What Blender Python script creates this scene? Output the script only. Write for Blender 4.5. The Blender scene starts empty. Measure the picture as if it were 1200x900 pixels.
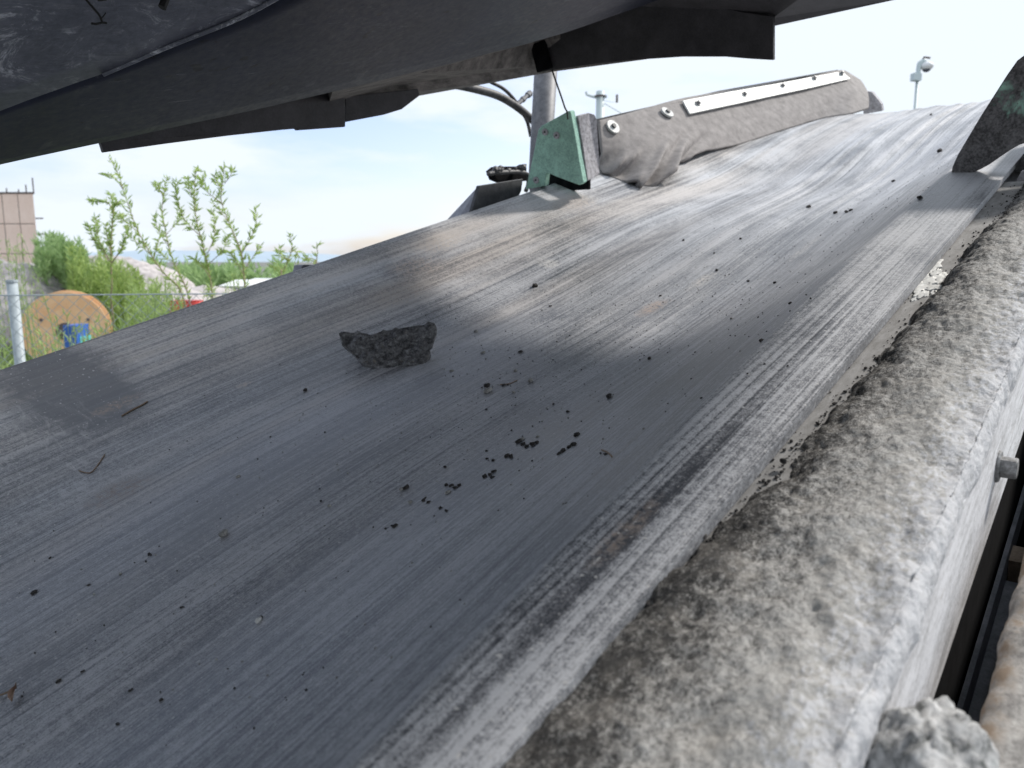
import bpy, bmesh, math, random
from mathutils import Vector, Matrix, noise
random.seed(7)
C = bpy.context.scene.collection
R = math.radians

# ------------------------------------------------------------------ camera
EYE = Vector((0.0, 0.0, 2.1))
SLOPE, AZ, PITCH = R(14.9), R(38.8), R(9.1)
FPX = 906.0                                   # focal length in pixels of a 1200 px wide picture
fwd = Vector((math.cos(AZ)*math.cos(PITCH), math.sin(AZ)*math.cos(PITCH), -math.sin(PITCH)))
rgt = Vector((math.sin(AZ), -math.cos(AZ), 0.0))
upv = rgt.cross(fwd)
cam_d = bpy.data.cameras.new('camera'); cam = bpy.data.objects.new('camera', cam_d); C.objects.link(cam)
cam.matrix_world = Matrix.Translation(EYE) @ Matrix((rgt, upv, -fwd)).transposed().to_4x4()
cam_d.sensor_width = 36.0; cam_d.lens = FPX/1200*36.0
cam_d.clip_start = 0.01; cam_d.clip_end = 5000
cam_d.dof.use_dof = True; cam_d.dof.focus_distance = 0.95; cam_d.dof.aperture_fstop = 9.5
bpy.context.scene.camera = cam

# ------------------------------------------------------------------ world and sun
SUN_EL, SUN_AZ = R(42), R(-23)                # azimuth measured from the belt's direction (+X), to the right
w = bpy.data.worlds.new('World'); bpy.context.scene.world = w; w.use_nodes = True
nt = w.node_tree; nt.nodes.clear()
def wn(t, **k):
    n_ = nt.nodes.new(t)
    for a, b in k.items(): setattr(n_, a, b)
    return n_
out = wn('ShaderNodeOutputWorld'); bg = wn('ShaderNodeBackground'); bg.inputs[1].default_value = 0.11
sky = wn('ShaderNodeTexSky', sky_type='NISHITA'); sky.sun_disc = False
sky.sun_elevation = SUN_EL; sky.sun_rotation = R(90) - SUN_AZ
sky.air_density = 1.0; sky.dust_density = 1.2; sky.ozone_density = 1.2
tc = wn('ShaderNodeTexCoord'); mp = wn('ShaderNodeMapping'); mp.inputs['Scale'].default_value = (1.6, 1.6, 6.5)
nz = wn('ShaderNodeTexNoise'); nz.inputs['Scale'].default_value = 2.3; nz.inputs['Detail'].default_value = 7; nz.inputs['Roughness'].default_value = .55
rp = wn('ShaderNodeValToRGB'); rp.color_ramp.elements[0].position = .40; rp.color_ramp.elements[1].position = .60
rp.color_ramp.elements[0].color = (.0, .0, .0, 1); rp.color_ramp.elements[1].color = (1, 1, 1, 1)
mx = wn('ShaderNodeMix', data_type='RGBA'); mx.inputs[7].default_value = (4.05, 4.40, 4.80, 1)
L = nt.links.new
L(tc.outputs['Generated'], mp.inputs[0]); L(mp.outputs[0], nz.inputs['Vector']); L(nz.outputs[0], rp.inputs[0])
sx = wn('ShaderNodeSeparateXYZ'); L(tc.outputs['Generated'], sx.inputs[0])        # thicker cloud towards the right
mg = wn('ShaderNodeMath', operation='MULTIPLY_ADD'); mg.inputs[1].default_value = -1.1; mg.inputs[2].default_value = .95; L(sx.outputs[1], mg.inputs[0])
mc = wn('ShaderNodeClamp'); L(mg.outputs[0], mc.inputs[0]); ma = wn('ShaderNodeMath', operation='ADD', use_clamp=True); L(rp.outputs[0], ma.inputs[0]); L(mc.outputs[0], ma.inputs[1])
L(ma.outputs[0], mx.inputs[0]); tint = wn('ShaderNodeMix', data_type='RGBA', blend_type='MULTIPLY'); tint.inputs[0].default_value = 1; tint.inputs[7].default_value = (.92, .86, .98, 1)
L(sky.outputs[0], tint.inputs[6]); L(tint.outputs[2], mx.inputs[6]); L(mx.outputs[2], bg.inputs[0]); L(bg.outputs[0], out.inputs[0])
sd = bpy.data.lights.new('sun', 'SUN'); sd.energy = 2.0; sd.angle = R(5.5); sd.color = (1, .95, .88)
so = bpy.data.objects.new('sun', sd); C.objects.link(so)
sdir = Vector((math.cos(SUN_EL)*math.cos(SUN_AZ), math.cos(SUN_EL)*math.sin(SUN_AZ), math.sin(SUN_EL)))
so.rotation_euler = sdir.to_track_quat('Z', 'Y').to_euler()
vs = bpy.context.scene.view_settings
vs.view_transform = 'Standard'; vs.look = 'None'; vs.gamma = 1; vs.exposure = 1.05
bpy.context.scene.render.engine = 'CYCLES'

# ------------------------------------------------------------------ frames and projection
bu = Vector((math.cos(SLOPE), 0, math.sin(SLOPE))); bv = Vector((0, 1, 0)); bn = bu.cross(bv)
B = Matrix.Translation(EYE) @ Matrix((bu, bv, bn)).transposed().to_4x4()    # belt frame (u along, v across to the left, n off the belt)
I4 = Matrix.Identity(4)
def rayw(x, y): return fwd + rgt*((x-600)/FPX) + upv*((450-y)/FPX)
def rayb(x, y):
    d = rayw(x, y); return Vector((d.dot(bu), d.dot(bv), d.dot(bn)))
def px(x, y, u=None, v=None, n=None):
    d = rayb(x, y)
    t = u/d.x if u is not None else v/d.y if v is not None else n/d.z
    return d*t
def wpt(x, y, t): return EYE + rayw(x, y)*t           # world point at forward depth t

# ------------------------------------------------------------------ mesh helpers
centre = {}
def build(name, verts, faces, mat, parent=None, M=B, origin=None, smooth=False, **props):
    verts = [Vector(p) for p in verts]
    c = Vector(origin) if origin is not None else sum(verts, Vector())/len(verts)
    me = bpy.data.meshes.new(name); me.from_pydata([p-c for p in verts], [], faces)
    if smooth: me.polygons.foreach_set('use_smooth', [True]*len(me.polygons))
    if mat: me.materials.append(mat)
    o = bpy.data.objects.new(name, me); C.objects.link(o); centre[o.name] = c
    if parent: o.parent = parent; o.location = c - centre[parent.name]
    else: o.matrix_world = M @ Matrix.Translation(c)
    for k, val in props.items(): o[k] = val
    return o
def root(name, at, M=B, **props):
    o = bpy.data.objects.new(name, None); o.empty_display_size = .05; C.objects.link(o)
    centre[o.name] = Vector(at); o.matrix_world = M @ Matrix.Translation(Vector(at))
    for k, val in props.items(): o[k] = val
    return o
def bevel(o, w_=.003, seg=2):
    m = o.modifiers.new('bevel', 'BEVEL'); m.width = w_; m.segments = seg; m.limit_method = 'ANGLE'; m.angle_limit = R(35)
    return o
def box(a, b):
    (x0, y0, z0), (x1, y1, z1) = a, b
    v = [(x, y, z) for x in (x0, x1) for y in (y0, y1) for z in (z0, z1)]
    return v, [(0,1,3,2), (4,6,7,5), (0,4,5,1), (2,3,7,6), (0,2,6,4), (1,5,7,3)]
def prism(poly, off):
    n_ = len(poly); off = Vector(off); poly = [Vector(p) for p in poly]
    v = poly + [p+off for p in poly]
    f = [tuple(range(n_)), tuple(reversed(range(n_, 2*n_)))] + [(i, i+n_, (i+1) % n_+n_, (i+1) % n_) for i in range(n_)]
    return v, f
def merge(parts):
    V, F = [], []
    for v, f in parts:
        k = len(V); V += [Vector(p) for p in v]; F += [tuple(i+k for i in q) for q in f]
    return V, F
def tube(path, rad, seg=10, cap=True):
    path = [Vector(p) for p in path]; V, F = [], []; side = None
    for i, p in enumerate(path):
        t = (path[min(i+1, len(path)-1)] - path[max(i-1, 0)]).normalized()
        if side is None:
            side = t.cross(Vector((0, 0, 1)));
            if side.length < .1: side = t.cross(Vector((1, 0, 0)))
        side = (side - t*side.dot(t)).normalized(); o2 = t.cross(side)
        r = rad[i] if isinstance(rad, (list, tuple)) else rad
        for k in range(seg):
            a = 2*math.pi*k/seg; V.append(p + side*(math.cos(a)*r) + o2*(math.sin(a)*r))
    for i in range(len(path)-1):
        for k in range(seg):
            a, b = i*seg+k, i*seg+(k+1) % seg; F.append((a, b, b+seg, a+seg))
    if cap: F += [tuple(reversed(range(seg))), tuple(range((len(path)-1)*seg, len(path)*seg))]
    return V, F
def smoothpath(pts, n_=6):
    pts = [Vector(p) for p in pts]; P = [pts[0]*2-pts[1]] + pts + [pts[-1]*2-pts[-2]]; o = []
    for i in range(1, len(P)-2):
        for k in range(n_):
            t = k/n_; a, b, c, d = P[i-1], P[i], P[i+1], P[i+2]
            o.append(.5*((2*b)+(c-a)*t+(2*a-5*b+4*c-d)*t*t+(3*b-a-3*c+d)*t**3))
    return o + [pts[-1]]
def ring(c, ax, r0, r1, h, seg=20):
    ax = Vector(ax).normalized(); s = ax.orthogonal().normalized(); q = ax.cross(s); V = []; F = []
    for (r, z) in ((r0, 0), (r1, 0), (r1, h), (r0, h)):
        for k in range(seg):
            a = 2*math.pi*k/seg; V.append(Vector(c)+s*(math.cos(a)*r)+q*(math.sin(a)*r)+ax*z)
    for j in range(4):
        for k in range(seg): F.append((j*seg+k, j*seg+(k+1) % seg, ((j+1) % 4)*seg+(k+1) % seg, ((j+1) % 4)*seg+k))
    return V, F
def hexhead(c, ax, r, h, seg=6):
    ax = Vector(ax).normalized(); return tube([Vector(c), Vector(c)+ax*h], r, seg)
def ico(sub):
    bm = bmesh.new(); bmesh.ops.create_icosphere(bm, subdivisions=sub, radius=1)
    v = [p.co.copy() for p in bm.verts]; f = [tuple(q.index for q in t.verts) for t in bm.faces]; bm.free(); return v, f
ICO = {k: ico(k) for k in (1, 2, 3, 4, 5)}
def rockmesh(c, size, sub=2, seed=0, amp=.35, fr=1.3):
    v, f = ICO[sub]; s = Vector((seed*3.1, seed*7.7, seed*1.3)); V = []
    for p in v:
        k = 1 + amp*noise.noise(p*fr+s) + amp*.5*noise.noise(p*fr*2.6+s)
        if sub >= 3: k += amp*.22*noise.noise(p*fr*6+s) + amp*.12*noise.noise(p*fr*14+s)
        V.append(Vector(c)+Vector((p.x*size[0], p.y*size[1], p.z*size[2]))*k)
    return V, f
def sm(a, b, x): t = max(0, min(1, (x-a)/(b-a))); return t*t*(3-2*t)
def fbm(p, o=4):
    s = 0; a = 1
    for i in range(o): s += a*noise.noise(p); p = p*2.03; a *= .5
    return s

# ------------------------------------------------------------------ materials
class NM:
    def __init__(s, name, rough=.7, spec=.5, metal=0):
        s.m = bpy.data.materials.new(name); s.m.use_nodes = True; s.t = s.m.node_tree
        s.b = s.t.nodes['Principled BSDF']; s.b.inputs['Roughness'].default_value = rough
        s.b.inputs['Specular IOR Level'].default_value = spec; s.b.inputs['Metallic'].default_value = metal
        s.tc = s.t.nodes.new('ShaderNodeTexCoord'); s.obj = s.tc.outputs['Object']
    def n(s, t, **k):
        q = s.t.nodes.new(t)
        for a, b in k.items(): setattr(q, a, b)
        return q
    def l(s, a, b): s.t.links.new(a, b)
    def noise(s, scale=(1, 1, 1), sc=1., det=5, rough=.6, dist=0, loc=(0, 0, 0)):
        mp = s.n('ShaderNodeMapping'); mp.inputs['Scale'].default_value = scale; mp.inputs['Location'].default_value = loc
        s.l(s.obj, mp.inputs[0]); q = s.n('ShaderNodeTexNoise'); q.inputs['Scale'].default_value = sc
        q.inputs['Detail'].default_value = det; q.inputs['Roughness'].default_value = rough; q.inputs['Distortion'].default_value = dist
        s.l(mp.outputs[0], q.inputs['Vector']); return q.outputs[0]
    def ramp(s, f, stops):
        q = s.n('ShaderNodeValToRGB'); cr = q.color_ramp
        cr.elements[0].position = stops[0][0]; cr.elements[1].position = stops[-1][0]
        for p, c in stops[1:-1]: cr.elements.new(p)
        for e, (p, c) in zip(cr.elements, stops):
            e.color = (c, c, c, 1) if not isinstance(c, tuple) else (*c, 1)
        s.l(f, q.inputs[0]); return q.outputs[0]
    def math(s, op, a, b=None, c=None, clamp=False):
        q = s.n('ShaderNodeMath', operation=op, use_clamp=clamp)
        for i, x in enumerate((a, b, c)):
            if x is None: continue
            if isinstance(x, (int, float)): q.inputs[i].default_value = x
            else: s.l(x, q.inputs[i])
        return q.outputs[0]
    def mix(s, f, a, b, mode='MIX'):
        q = s.n('ShaderNodeMix', data_type='RGBA', blend_type=mode)
        for i, x in ((0, f), (6, a), (7, b)):
            if isinstance(x, (int, float)): q.inputs[i].default_value = x
            elif isinstance(x, tuple): q.inputs[i].default_value = (*x, 1)
            else: s.l(x, q.inputs[i])
        return q.outputs[2]
    def col(s, c):
        if isinstance(c, tuple): s.b.inputs['Base Color'].default_value = (*c, 1)
        else: s.l(c, s.b.inputs['Base Color'])
        return s
    def rough(s, f): s.l(f, s.b.inputs['Roughness'])
    def bump(s, f, strength=.5, dist=.001):
        q = s.n('ShaderNodeBump'); q.inputs['Strength'].default_value = strength; q.inputs['Distance'].default_value = dist
        s.l(f, q.inputs['Height'])
        if s.b.inputs['Normal'].is_linked: s.l(s.b.inputs['Normal'].links[0].from_socket, q.inputs['Normal'])
        s.l(q.outputs[0], s.b.inputs['Normal']); return s
    def xyz(s):
        q = s.n('ShaderNodeSeparateXYZ'); s.l(s.obj, q.inputs[0]); return q.outputs
def dusty(name, dark, light, sc=30, lo=.4, hi=.65, rough=.75, bump=.3, dist=.001, scale=(1, 1, 1), spec=.4, metal=0, fine=300):
    m = NM(name, rough, spec, metal)
    a = m.noise(scale, sc, 8, .65); b = m.noise(scale, fine, 3, .6)
    f = m.math('ADD', m.math('MULTIPLY', a, .7), m.math('MULTIPLY', b, .3))
    m.col(m.mix(m.ramp(f, [(lo, 0.), (hi, 1.)]), dark, light)); m.bump(f, bump, dist); return m.m

def belt_material():
    m = NM('belt_rubber', .5, .6); x, y, z = m.xyz()
    broad = m.noise((.5, 5, 0), 1, 5, .6)
    med = m.noise((.55, 26, 0), 1, 6, .62, 0, (3, 1, 0))
    fine = m.noise((1.6, 150, 0), 1, 5, .7, 0, (1, 7, 0))
    hair = m.noise((1.1, 420, 0), 1, 3, .6, 0, (9, 2, 0))
    blot = m.noise((3.2, 6, 0), 1, 6, .65, .5, (2, 5, 0))
    grain = m.noise((1, 1, 1), 650, 3, .7)
    grain2 = m.noise((1, 1, 1), 160, 4, .7)
    # dust of each band across the belt, with the sunlit right lip painted lighter
    yn = m.math('DIVIDE', m.math('SUBTRACT', y, .2), 1.2, clamp=True)
    band = m.ramp(yn, [(0, .60), (.045, .58), (.075, .48), (.14, .48), (.24, .50), (.33, .49), (.42, .52), (.50, .46),
                       (.58, .54), (.68, .50), (.76, .56), (.82, .42), (.865, .40), (.89, .62), (.92, .60), (.935, .34), (.97, .30)])
    med2 = m.noise((.8, 70, 0), 1, 5, .6, 0, (6, 3, 0))
    s = None
    for src, g in ((med, .85), (med2, 1.1), (fine, 1.75), (hair, 1.4), (broad, .5), (blot, 1.7), (grain, 1.9), (grain2, 1.4)):
        q = m.math('MULTIPLY', m.math('SUBTRACT', src, .5), g); s = q if s is None else m.math('ADD', s, q)
    far = m.ramp(m.math('DIVIDE', x, 3.6, clamp=True), [(0, .09), (.10, .11), (.28, .15), (.5, .22), (1, .27)])  # dust sum raised up the belt, painting in its far sheen
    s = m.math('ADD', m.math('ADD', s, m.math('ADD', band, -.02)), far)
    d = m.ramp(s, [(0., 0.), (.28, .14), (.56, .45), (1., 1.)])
    # wiped patch and painted shadow on the left wing, and the dry patch further up
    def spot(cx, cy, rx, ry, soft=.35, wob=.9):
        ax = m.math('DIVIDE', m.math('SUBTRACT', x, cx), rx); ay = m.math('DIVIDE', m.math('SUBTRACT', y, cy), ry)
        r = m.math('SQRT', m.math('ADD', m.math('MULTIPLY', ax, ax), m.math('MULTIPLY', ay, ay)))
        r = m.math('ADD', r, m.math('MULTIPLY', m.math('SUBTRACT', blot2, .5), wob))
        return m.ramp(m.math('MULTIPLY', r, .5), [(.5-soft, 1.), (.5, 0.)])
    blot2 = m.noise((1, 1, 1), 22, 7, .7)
    wipe_shade = spot(*SPOT_DARK, soft=.22)
    d = m.math('MULTIPLY', d, m.math('SUBTRACT', 1, m.math('MULTIPLY', wipe_shade, .92)))
    scr = m.ramp(m.noise((60, 14, 40), 1, 6, .75, 1.2), [(.52, 0.), (.66, 1.)])
    near = spot(*SPOT_SCR, soft=.3)
    d = m.math('ADD', d, m.math('MULTIPLY', m.math('MULTIPLY', scr, near), .5), clamp=True)
    tan = m.ramp(m.noise((.8, 9, 0), 1, 4, .5, 0, (4, 4, 0)), [(.42, 0.), (.62, 1.)])
    left = m.ramp(yn, [(.1, .05), (.45, .15), (.7, .45), (.86, .8)])
    cool = m.mix(d, (.058, .063, .075), (.50, .51, .54))
    warm = m.mix(d, (.062, .058, .058), (.52, .46, .41))
    c = m.mix(m.math('MULTIPLY', tan, left), cool, warm)
    for sp in SPOTS_PALE:
        f = m.math('MULTIPLY', spot(*sp[:4], soft=.3), m.ramp(grain2, [(.40, .0), (.62, .85)]))
        c = m.mix(f, c, sp[4])
    sw = m.ramp(hair, [(.60, 0.), (.70, 1.)])                         # pale hairline scratches along the belt
    c = m.mix(m.math('MULTIPLY', sw, m.ramp(broad, [(.42, .05), (.62, .5)])), c, (.30, .30, .32))
    speck = m.ramp(m.noise((1, 1, 1), 240, 1, .4), [(.70, 0.), (.76, 1.)])
    c = m.mix(m.math('MULTIPLY', speck, .75), c, (.62, .61, .60))
    m.col(c)
    m.rough(m.math('ADD', m.math('MULTIPLY', d, .24), m.math('ADD', m.math('MULTIPLY', grain2, .12), .30)))
    m.b.inputs['Specular IOR Level'].default_value = .7
    m.bump(m.math('ADD', m.math('MULTIPLY', fine, .5), m.math('MULTIPLY', med, 1.2)), .5, .0008)
    m.bump(grain, .3, .0003)
    return m.m

# ------------------------------------------------------------------ the belt's shape
U_END = 3.72
def belt_n(u, v):
    k = sm(2.3, 3.5, u)
    edge = -.270 - .035*k
    depth = .13*(1-.72*k)
    ridge = .25 + .045*max(0, min(u, 1))
    if v < ridge:
        p = 1 - .045*((ridge-v)/max(ridge-.2, .01))
    elif v < .62:
        p = 1 - (v-ridge)/(.56-ridge)
    elif v < 1.06: p = 0
    else: p = (v-1.06)/.29
    if ridge <= v < .62: t = (v-ridge)/(.62-ridge); p = (1-t)**1.7
    if .9 <= v: t = max(0, (v-.94)/.41); p = t**1.45
    n_ = edge - depth*(1-p)
    sag = .008*math.cos(2*math.pi*(u-.55)/1.25)*(1-.5*k)*math.sin(math.pi*max(0, min(1, (v-.2)/1.15)))
    cre = .0026*sm(1.3, 2.3, u)*math.sin(v*95+2.4*math.sin(u*2.1)+1.2*math.sin(v*31))*sm(.26, .45, v)*(1-sm(.7, 1.0, v))
    wav = .005*(1-.6*k)*sm(1.6, 2.6, u)*math.sin(v*17+u*2.2)*sm(.25, .4, v)
    return n_ + sag + cre + wav
def hit(x, y):
    d = rayb(x, y); t0, t1 = .05, 8.0; last = t0
    for i in range(400):
        t = t0*(t1/t0)**(i/399); p = d*t
        v = max(.2, min(1.35, p.y))
        if p.z < belt_n(p.x, v):
            a, b = last, t
            for _ in range(30):
                mm = (a+b)/2; q = d*mm
                if q.z < belt_n(q.x, max(.2, min(1.35, q.y))): b = mm
                else: a = mm
            return d*a, a
        last = t
    return d*3, 3
def H(x, y): return hit(x, y)[0]
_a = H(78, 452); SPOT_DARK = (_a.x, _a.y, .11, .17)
_a = H(30, 540); SPOT_SCR = (_a.x, _a.y, .16, .22)
SPOTS_PALE = []
for (x, y, rx, ry, c) in ((643, 309, .035, .03, (.62, .60, .57)), (823, 329, .07, .02, (.60, .56, .52)), (942, 292, .12, .015, (.6, .58, .56)),
                          (765, 360, .06, .025, (.50, .36, .27)), (487, 312, .09, .05, (.40, .33, .28)), (516, 285, .10, .05, (.42, .36, .31)), (675, 238, .10, .06, (.50, .43, .38)),
                          (470, 345, .10, .06, (.36, .31, .27)), (135, 475, .05, .015, (.30, .22, .16)), (140, 575, .06, .03, (.20, .15, .12)), (287, 451, .02, .008, (.5, .43, .38)), (735, 620, .05, .01, (.3, .24, .2))):
    p = H(x, y); SPOTS_PALE.append((p.x, p.y, rx, ry, c))
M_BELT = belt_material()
def make_belt():
    us = []; u = -.6
    while u < U_END: us.append(u); u += .018 if u < 1.4 else .014
    us.append(U_END)
    vs_ = [.2+1.15*i/250 for i in range(251)]
    V = []; F = []
    for u in us:
        for v in vs_: V.append((u, v, belt_n(u, v)))
    r = .17
    for k in range(1, 26):                                  # round the head drum and back underneath
        a = math.pi*k/25
        for v in vs_:
            n0 = belt_n(U_END, v); V.append((U_END+r*math.sin(a), v, n0 - r*(1-math.cos(a))))
    for v in vs_: V.append((-.6, v, -.62))
    nr = len(V)//len(vs_); m_ = len(vs_)
    for i in range(nr-1):
        for j in range(m_-1):
            a = i*m_+j; F.append((a, a+m_, a+m_+1, a+1))
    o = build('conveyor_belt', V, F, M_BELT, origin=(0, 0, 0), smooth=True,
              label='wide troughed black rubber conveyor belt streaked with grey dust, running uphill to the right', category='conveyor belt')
    s = o.modifiers.new('thickness', 'SOLIDIFY'); s.thickness = .011; s.offset = -1
    e = o.modifiers.new('edges', 'EDGE_SPLIT'); e.split_angle = R(55)
make_belt()

# ------------------------------------------------------------------ side rail under the right edge of the belt, and the dirt on it
M_RAIL = dusty('rail_paint_dusty', (.17, .165, .16), (.36, .355, .355), 40, .35, .7, .7, .3, .0006, scale=(1, 3, 1))
def white_side():
    m = NM('rail_side_powder', .85, .3)
    a = m.noise((2, 1, 9), 9, 9, .72, .6); b = m.noise((1, 1, 1), 330, 3, .7)
    f = m.math('ADD', m.math('MULTIPLY', a, .65), m.math('MULTIPLY', b, .35))
    x, y, z = m.xyz()
    c = m.mix(m.ramp(f, [(.36, 0.), (.56, 1.)]), (.34, .335, .34), (.72, .72, .745))
    c = m.mix(m.ramp(m.noise((5, 1, 40), 3, 6, .7, .4), [(.62, 0.), (.72, 1.)]), c, (.40, .34, .27))
    m.col(c); m.bump(f, .6, .0012); return m.m
M_SIDE = white_side()
M_BLACK = dusty('black_steel_shade', (.004, .004, .005), (.012, .012, .014), 40, rough=.95, bump=.3, spec=.08)  # near-black, also puts the shade of the gaps into the colour
M_DGREY = dusty('dark_grey_steel', (.025, .027, .032), (.09, .092, .10), 25, rough=.6, bump=.3)
rail = root('side_rail', (.5, .15, -.5), label='dusty white painted steel beam carrying the right edge of the belt', category='steel beam')
prof = [(.232, -.290), (.094, -.290), (.082, -.295), (.077, -.306), (.0785, -.416), (.083, -.430), (.094, -.440), (.094, -.447), (.232, -.447)]
def extr(prof, u0, u1, nseg):
    V = []; F = []; k = len(prof)
    for i in range(nseg+1):
        u = u0+(u1-u0)*i/nseg
        for (v, n_) in prof: V.append((u, v, n_))
    for i in range(nseg):
        for j in range(k): F.append((i*k+j, i*k+(j+1) % k, (i+1)*k+(j+1) % k, (i+1)*k+j))
    F += [tuple(reversed(range(k))), tuple(range(nseg*k, nseg*k+k))]
    return V, F
ob = build('beam', *extr(prof, -.5, 1.62, 30), M_SIDE, rail)
ob.data.materials.append(M_RAIL)
for p_ in ob.data.polygons:
    if p_.normal.z > .9: p_.material_index = 1
bevel(ob, .002, 2)
build('web_plate', *box((-.5, .10, -.98), (1.62, .108, -.4475)), M_BLACK, rail)
bl = build('bolt', *hexhead((0, 0, 0), (0, -1, 0), .0105, .012), dusty('worn_bolt', (.12, .12, .12), (.42, .42, .42), 60), None)
# the bolt standing out of the lower edge of the rail
bpos = px(1181, 548, v=.07)
def bolt(parent, c, ax, r, h, mat, washer=True, name='bolt'):
    parts = [tube([Vector(c)-Vector(ax).normalized()*.002, Vector(c)+Vector(ax).normalized()*(h)], r, 6)]
    if washer: parts.append(tube([Vector(c)-Vector(ax).normalized()*.002, Vector(c)+Vector(ax).normalized()*(h*.25)], r*1.45, 18))
    return bevel(build(name, *merge(parts), mat, parent), r*.12, 1)
bpy.data.objects.remove(bl)
M_BOLT = dusty('worn_bolt_steel', (.10, .10, .10), (.40, .40, .41), 60, rough=.55, metal=.3)
M_ZINC = dusty('zinc_plate', (.30, .31, .31), (.58, .60, .59), 60, .35, .6, .5, .3, .0004)
bolt(rail, (bpos.x, .079, bpos.z), (0, -1, 0), .0095, .016, M_BOLT)

def crust_material():
    m = NM('dry_dirt_crust', .95, .15); x, y, z = m.xyz()
    big = m.noise((1, 1.8, 1), 26, 8, .72); mid = m.noise((1.0, 1.3, 1), 170, 6, .7); fine = m.noise((1, 1, 1), 800, 3, .7)
    vo = m.n('ShaderNodeTexVoronoi'); vo.inputs['Scale'].default_value = 260; m.l(m.obj, vo.inputs['Vector'])
    f = m.math('ADD', m.math('ADD', m.math('MULTIPLY', big, .20), m.math('MULTIPLY', mid, .42)), m.math('MULTIPLY', fine, .38))
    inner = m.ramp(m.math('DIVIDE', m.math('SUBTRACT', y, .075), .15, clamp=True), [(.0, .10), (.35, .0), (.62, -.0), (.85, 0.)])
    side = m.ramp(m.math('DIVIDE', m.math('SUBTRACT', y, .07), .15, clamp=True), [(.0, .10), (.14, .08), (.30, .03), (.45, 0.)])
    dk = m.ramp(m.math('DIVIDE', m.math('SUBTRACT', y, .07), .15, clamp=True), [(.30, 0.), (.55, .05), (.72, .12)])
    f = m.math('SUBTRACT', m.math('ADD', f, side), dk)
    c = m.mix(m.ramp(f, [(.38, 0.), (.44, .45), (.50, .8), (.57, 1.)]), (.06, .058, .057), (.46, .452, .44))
    c = m.mix(m.ramp(m.noise((1, 1, 1), 30, 5, .6, 0, (5, 5, 5)), [(.50, 0.), (.70, .35)]), c, (.40, .375, .345))
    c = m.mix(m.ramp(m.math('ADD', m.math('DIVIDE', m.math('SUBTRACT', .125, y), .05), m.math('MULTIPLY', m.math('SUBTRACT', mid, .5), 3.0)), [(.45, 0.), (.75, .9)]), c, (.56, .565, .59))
    m.col(c); m.bump(mid, .9, .0017); m.bump(fine, .7, .0005); m.bump(vo.outputs['Distance'], .5, .0012); return m.m
M_CRUST = crust_material()
def crust_border(u): return .238 - .048*sm(.12, .52, u) - .014*sm(.5, 1.0, u) - .010*sm(1.0, 1.5, u)
def make_crust():
    nu, nv = 560, 84; V = []; F = []
    for i in range(nu+1):
        u = -.05 + 1.655*i/nu
        vb = crust_border(u) + .008*noise.noise(Vector((u*11, 3, 0))) + .008*noise.noise(Vector((u*32, 9, 0))) + .004*noise.noise(Vector((u*90, 9, 3)))
        hump = .016 + .006*noise.noise(Vector((u*4, 1, 1))) + .012*math.exp(-((u-1.05)/.22)**2)
        for j in range(nv+1):
            s = j/nv
            if s < .78:                                     # over the top of the rail
                t = s/.78; v = vb + .006 - (vb+.006-.078)*t
                h = hump*(math.sin(math.pi*min(1, t*1.0)*.62+.0))**.55 if t > 0 else 0
                h = hump*(1-(1-min(1, t/.42))**2.2) if t < .42 else hump*(1-.35*((t-.42)/.58)**2)
                n_ = -.2925 + h - .008*(1-min(1, t/.08)); N = Vector((0, 0, 1))
            else:                                           # down over the outer edge
                t = (s-.78)/.22; a = t*math.pi*.5
                R_ = hump*.65
                v = .0765 + .0035 - (R_*.75+.0035)*math.sin(a)*(1-.72*t*t); n_ = -.2925 + R_*math.cos(a) - .042*t*t; N = Vector((0, -math.sin(a), math.cos(a)))
                v += .0075*t**3
            q = Vector((u, v, n_)); k = .35 + .65*min(1, s/.10)
            fade = 1 if s < .9 else max(0.15, 1-(s-.9)/.1)
            dd = .0048*fbm(Vector((u*20, v*30, n_*30)), 2) + .0019*fbm(Vector((u*120, v*140, n_*140+7)), 3) + .0011*noise.noise(Vector((u*420, v*420, n_*420)))
            dd -= .002*max(0, noise.noise(Vector((u*90+4, v*115, 2)))-.28)*2
            V.append(q + N*dd*k*fade)
    for i in range(nu):
        for j in range(nv):
            a = i*(nv+1)+j; F.append((a, a+1, a+nv+2, a+nv+1))
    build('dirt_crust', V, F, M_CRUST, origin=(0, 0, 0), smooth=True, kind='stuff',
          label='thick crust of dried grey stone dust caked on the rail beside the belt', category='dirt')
make_crust()
M_CLOD = dusty('dark_clod', (.014, .013, .013), (.085, .08, .078), 60, rough=.95, bump=.8, dist=.001)
M_STONE = dusty('grey_stone', (.16, .16, .155), (.50, .49, .47), 120, .35, .65, .9, .6, .001)
M_WHITE = dusty('white_lime', (.55, .55, .54), (.85, .85, .83), 90, rough=.9)
# dark crumbs along the inner border of the crust and on the pale strip
V, F = [], []
parts = []
for i in range(900):
    u = random.uniform(.25, 1.58); vb = crust_border(u)
    v = vb + random.gauss(-.001, .005) if random.random() < .85 else random.uniform(vb, .215)
    if v > .222: continue
    r = abs(random.gauss(.0004, .0005))+.0003
    h = .004 if v < vb-.004 else 0
    if r > .0026: continue
    parts.append(rockmesh((u, v, -.2895+r*.4+h), (r*random.uniform(.8, 1.5), r, r*.7), 1, i, .5))
build('loose_crumbs', *merge(parts), M_CLOD, kind='stuff', label='dark loose crumbs scattered on the pale strip between belt edge and crust', category='dirt')

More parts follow.
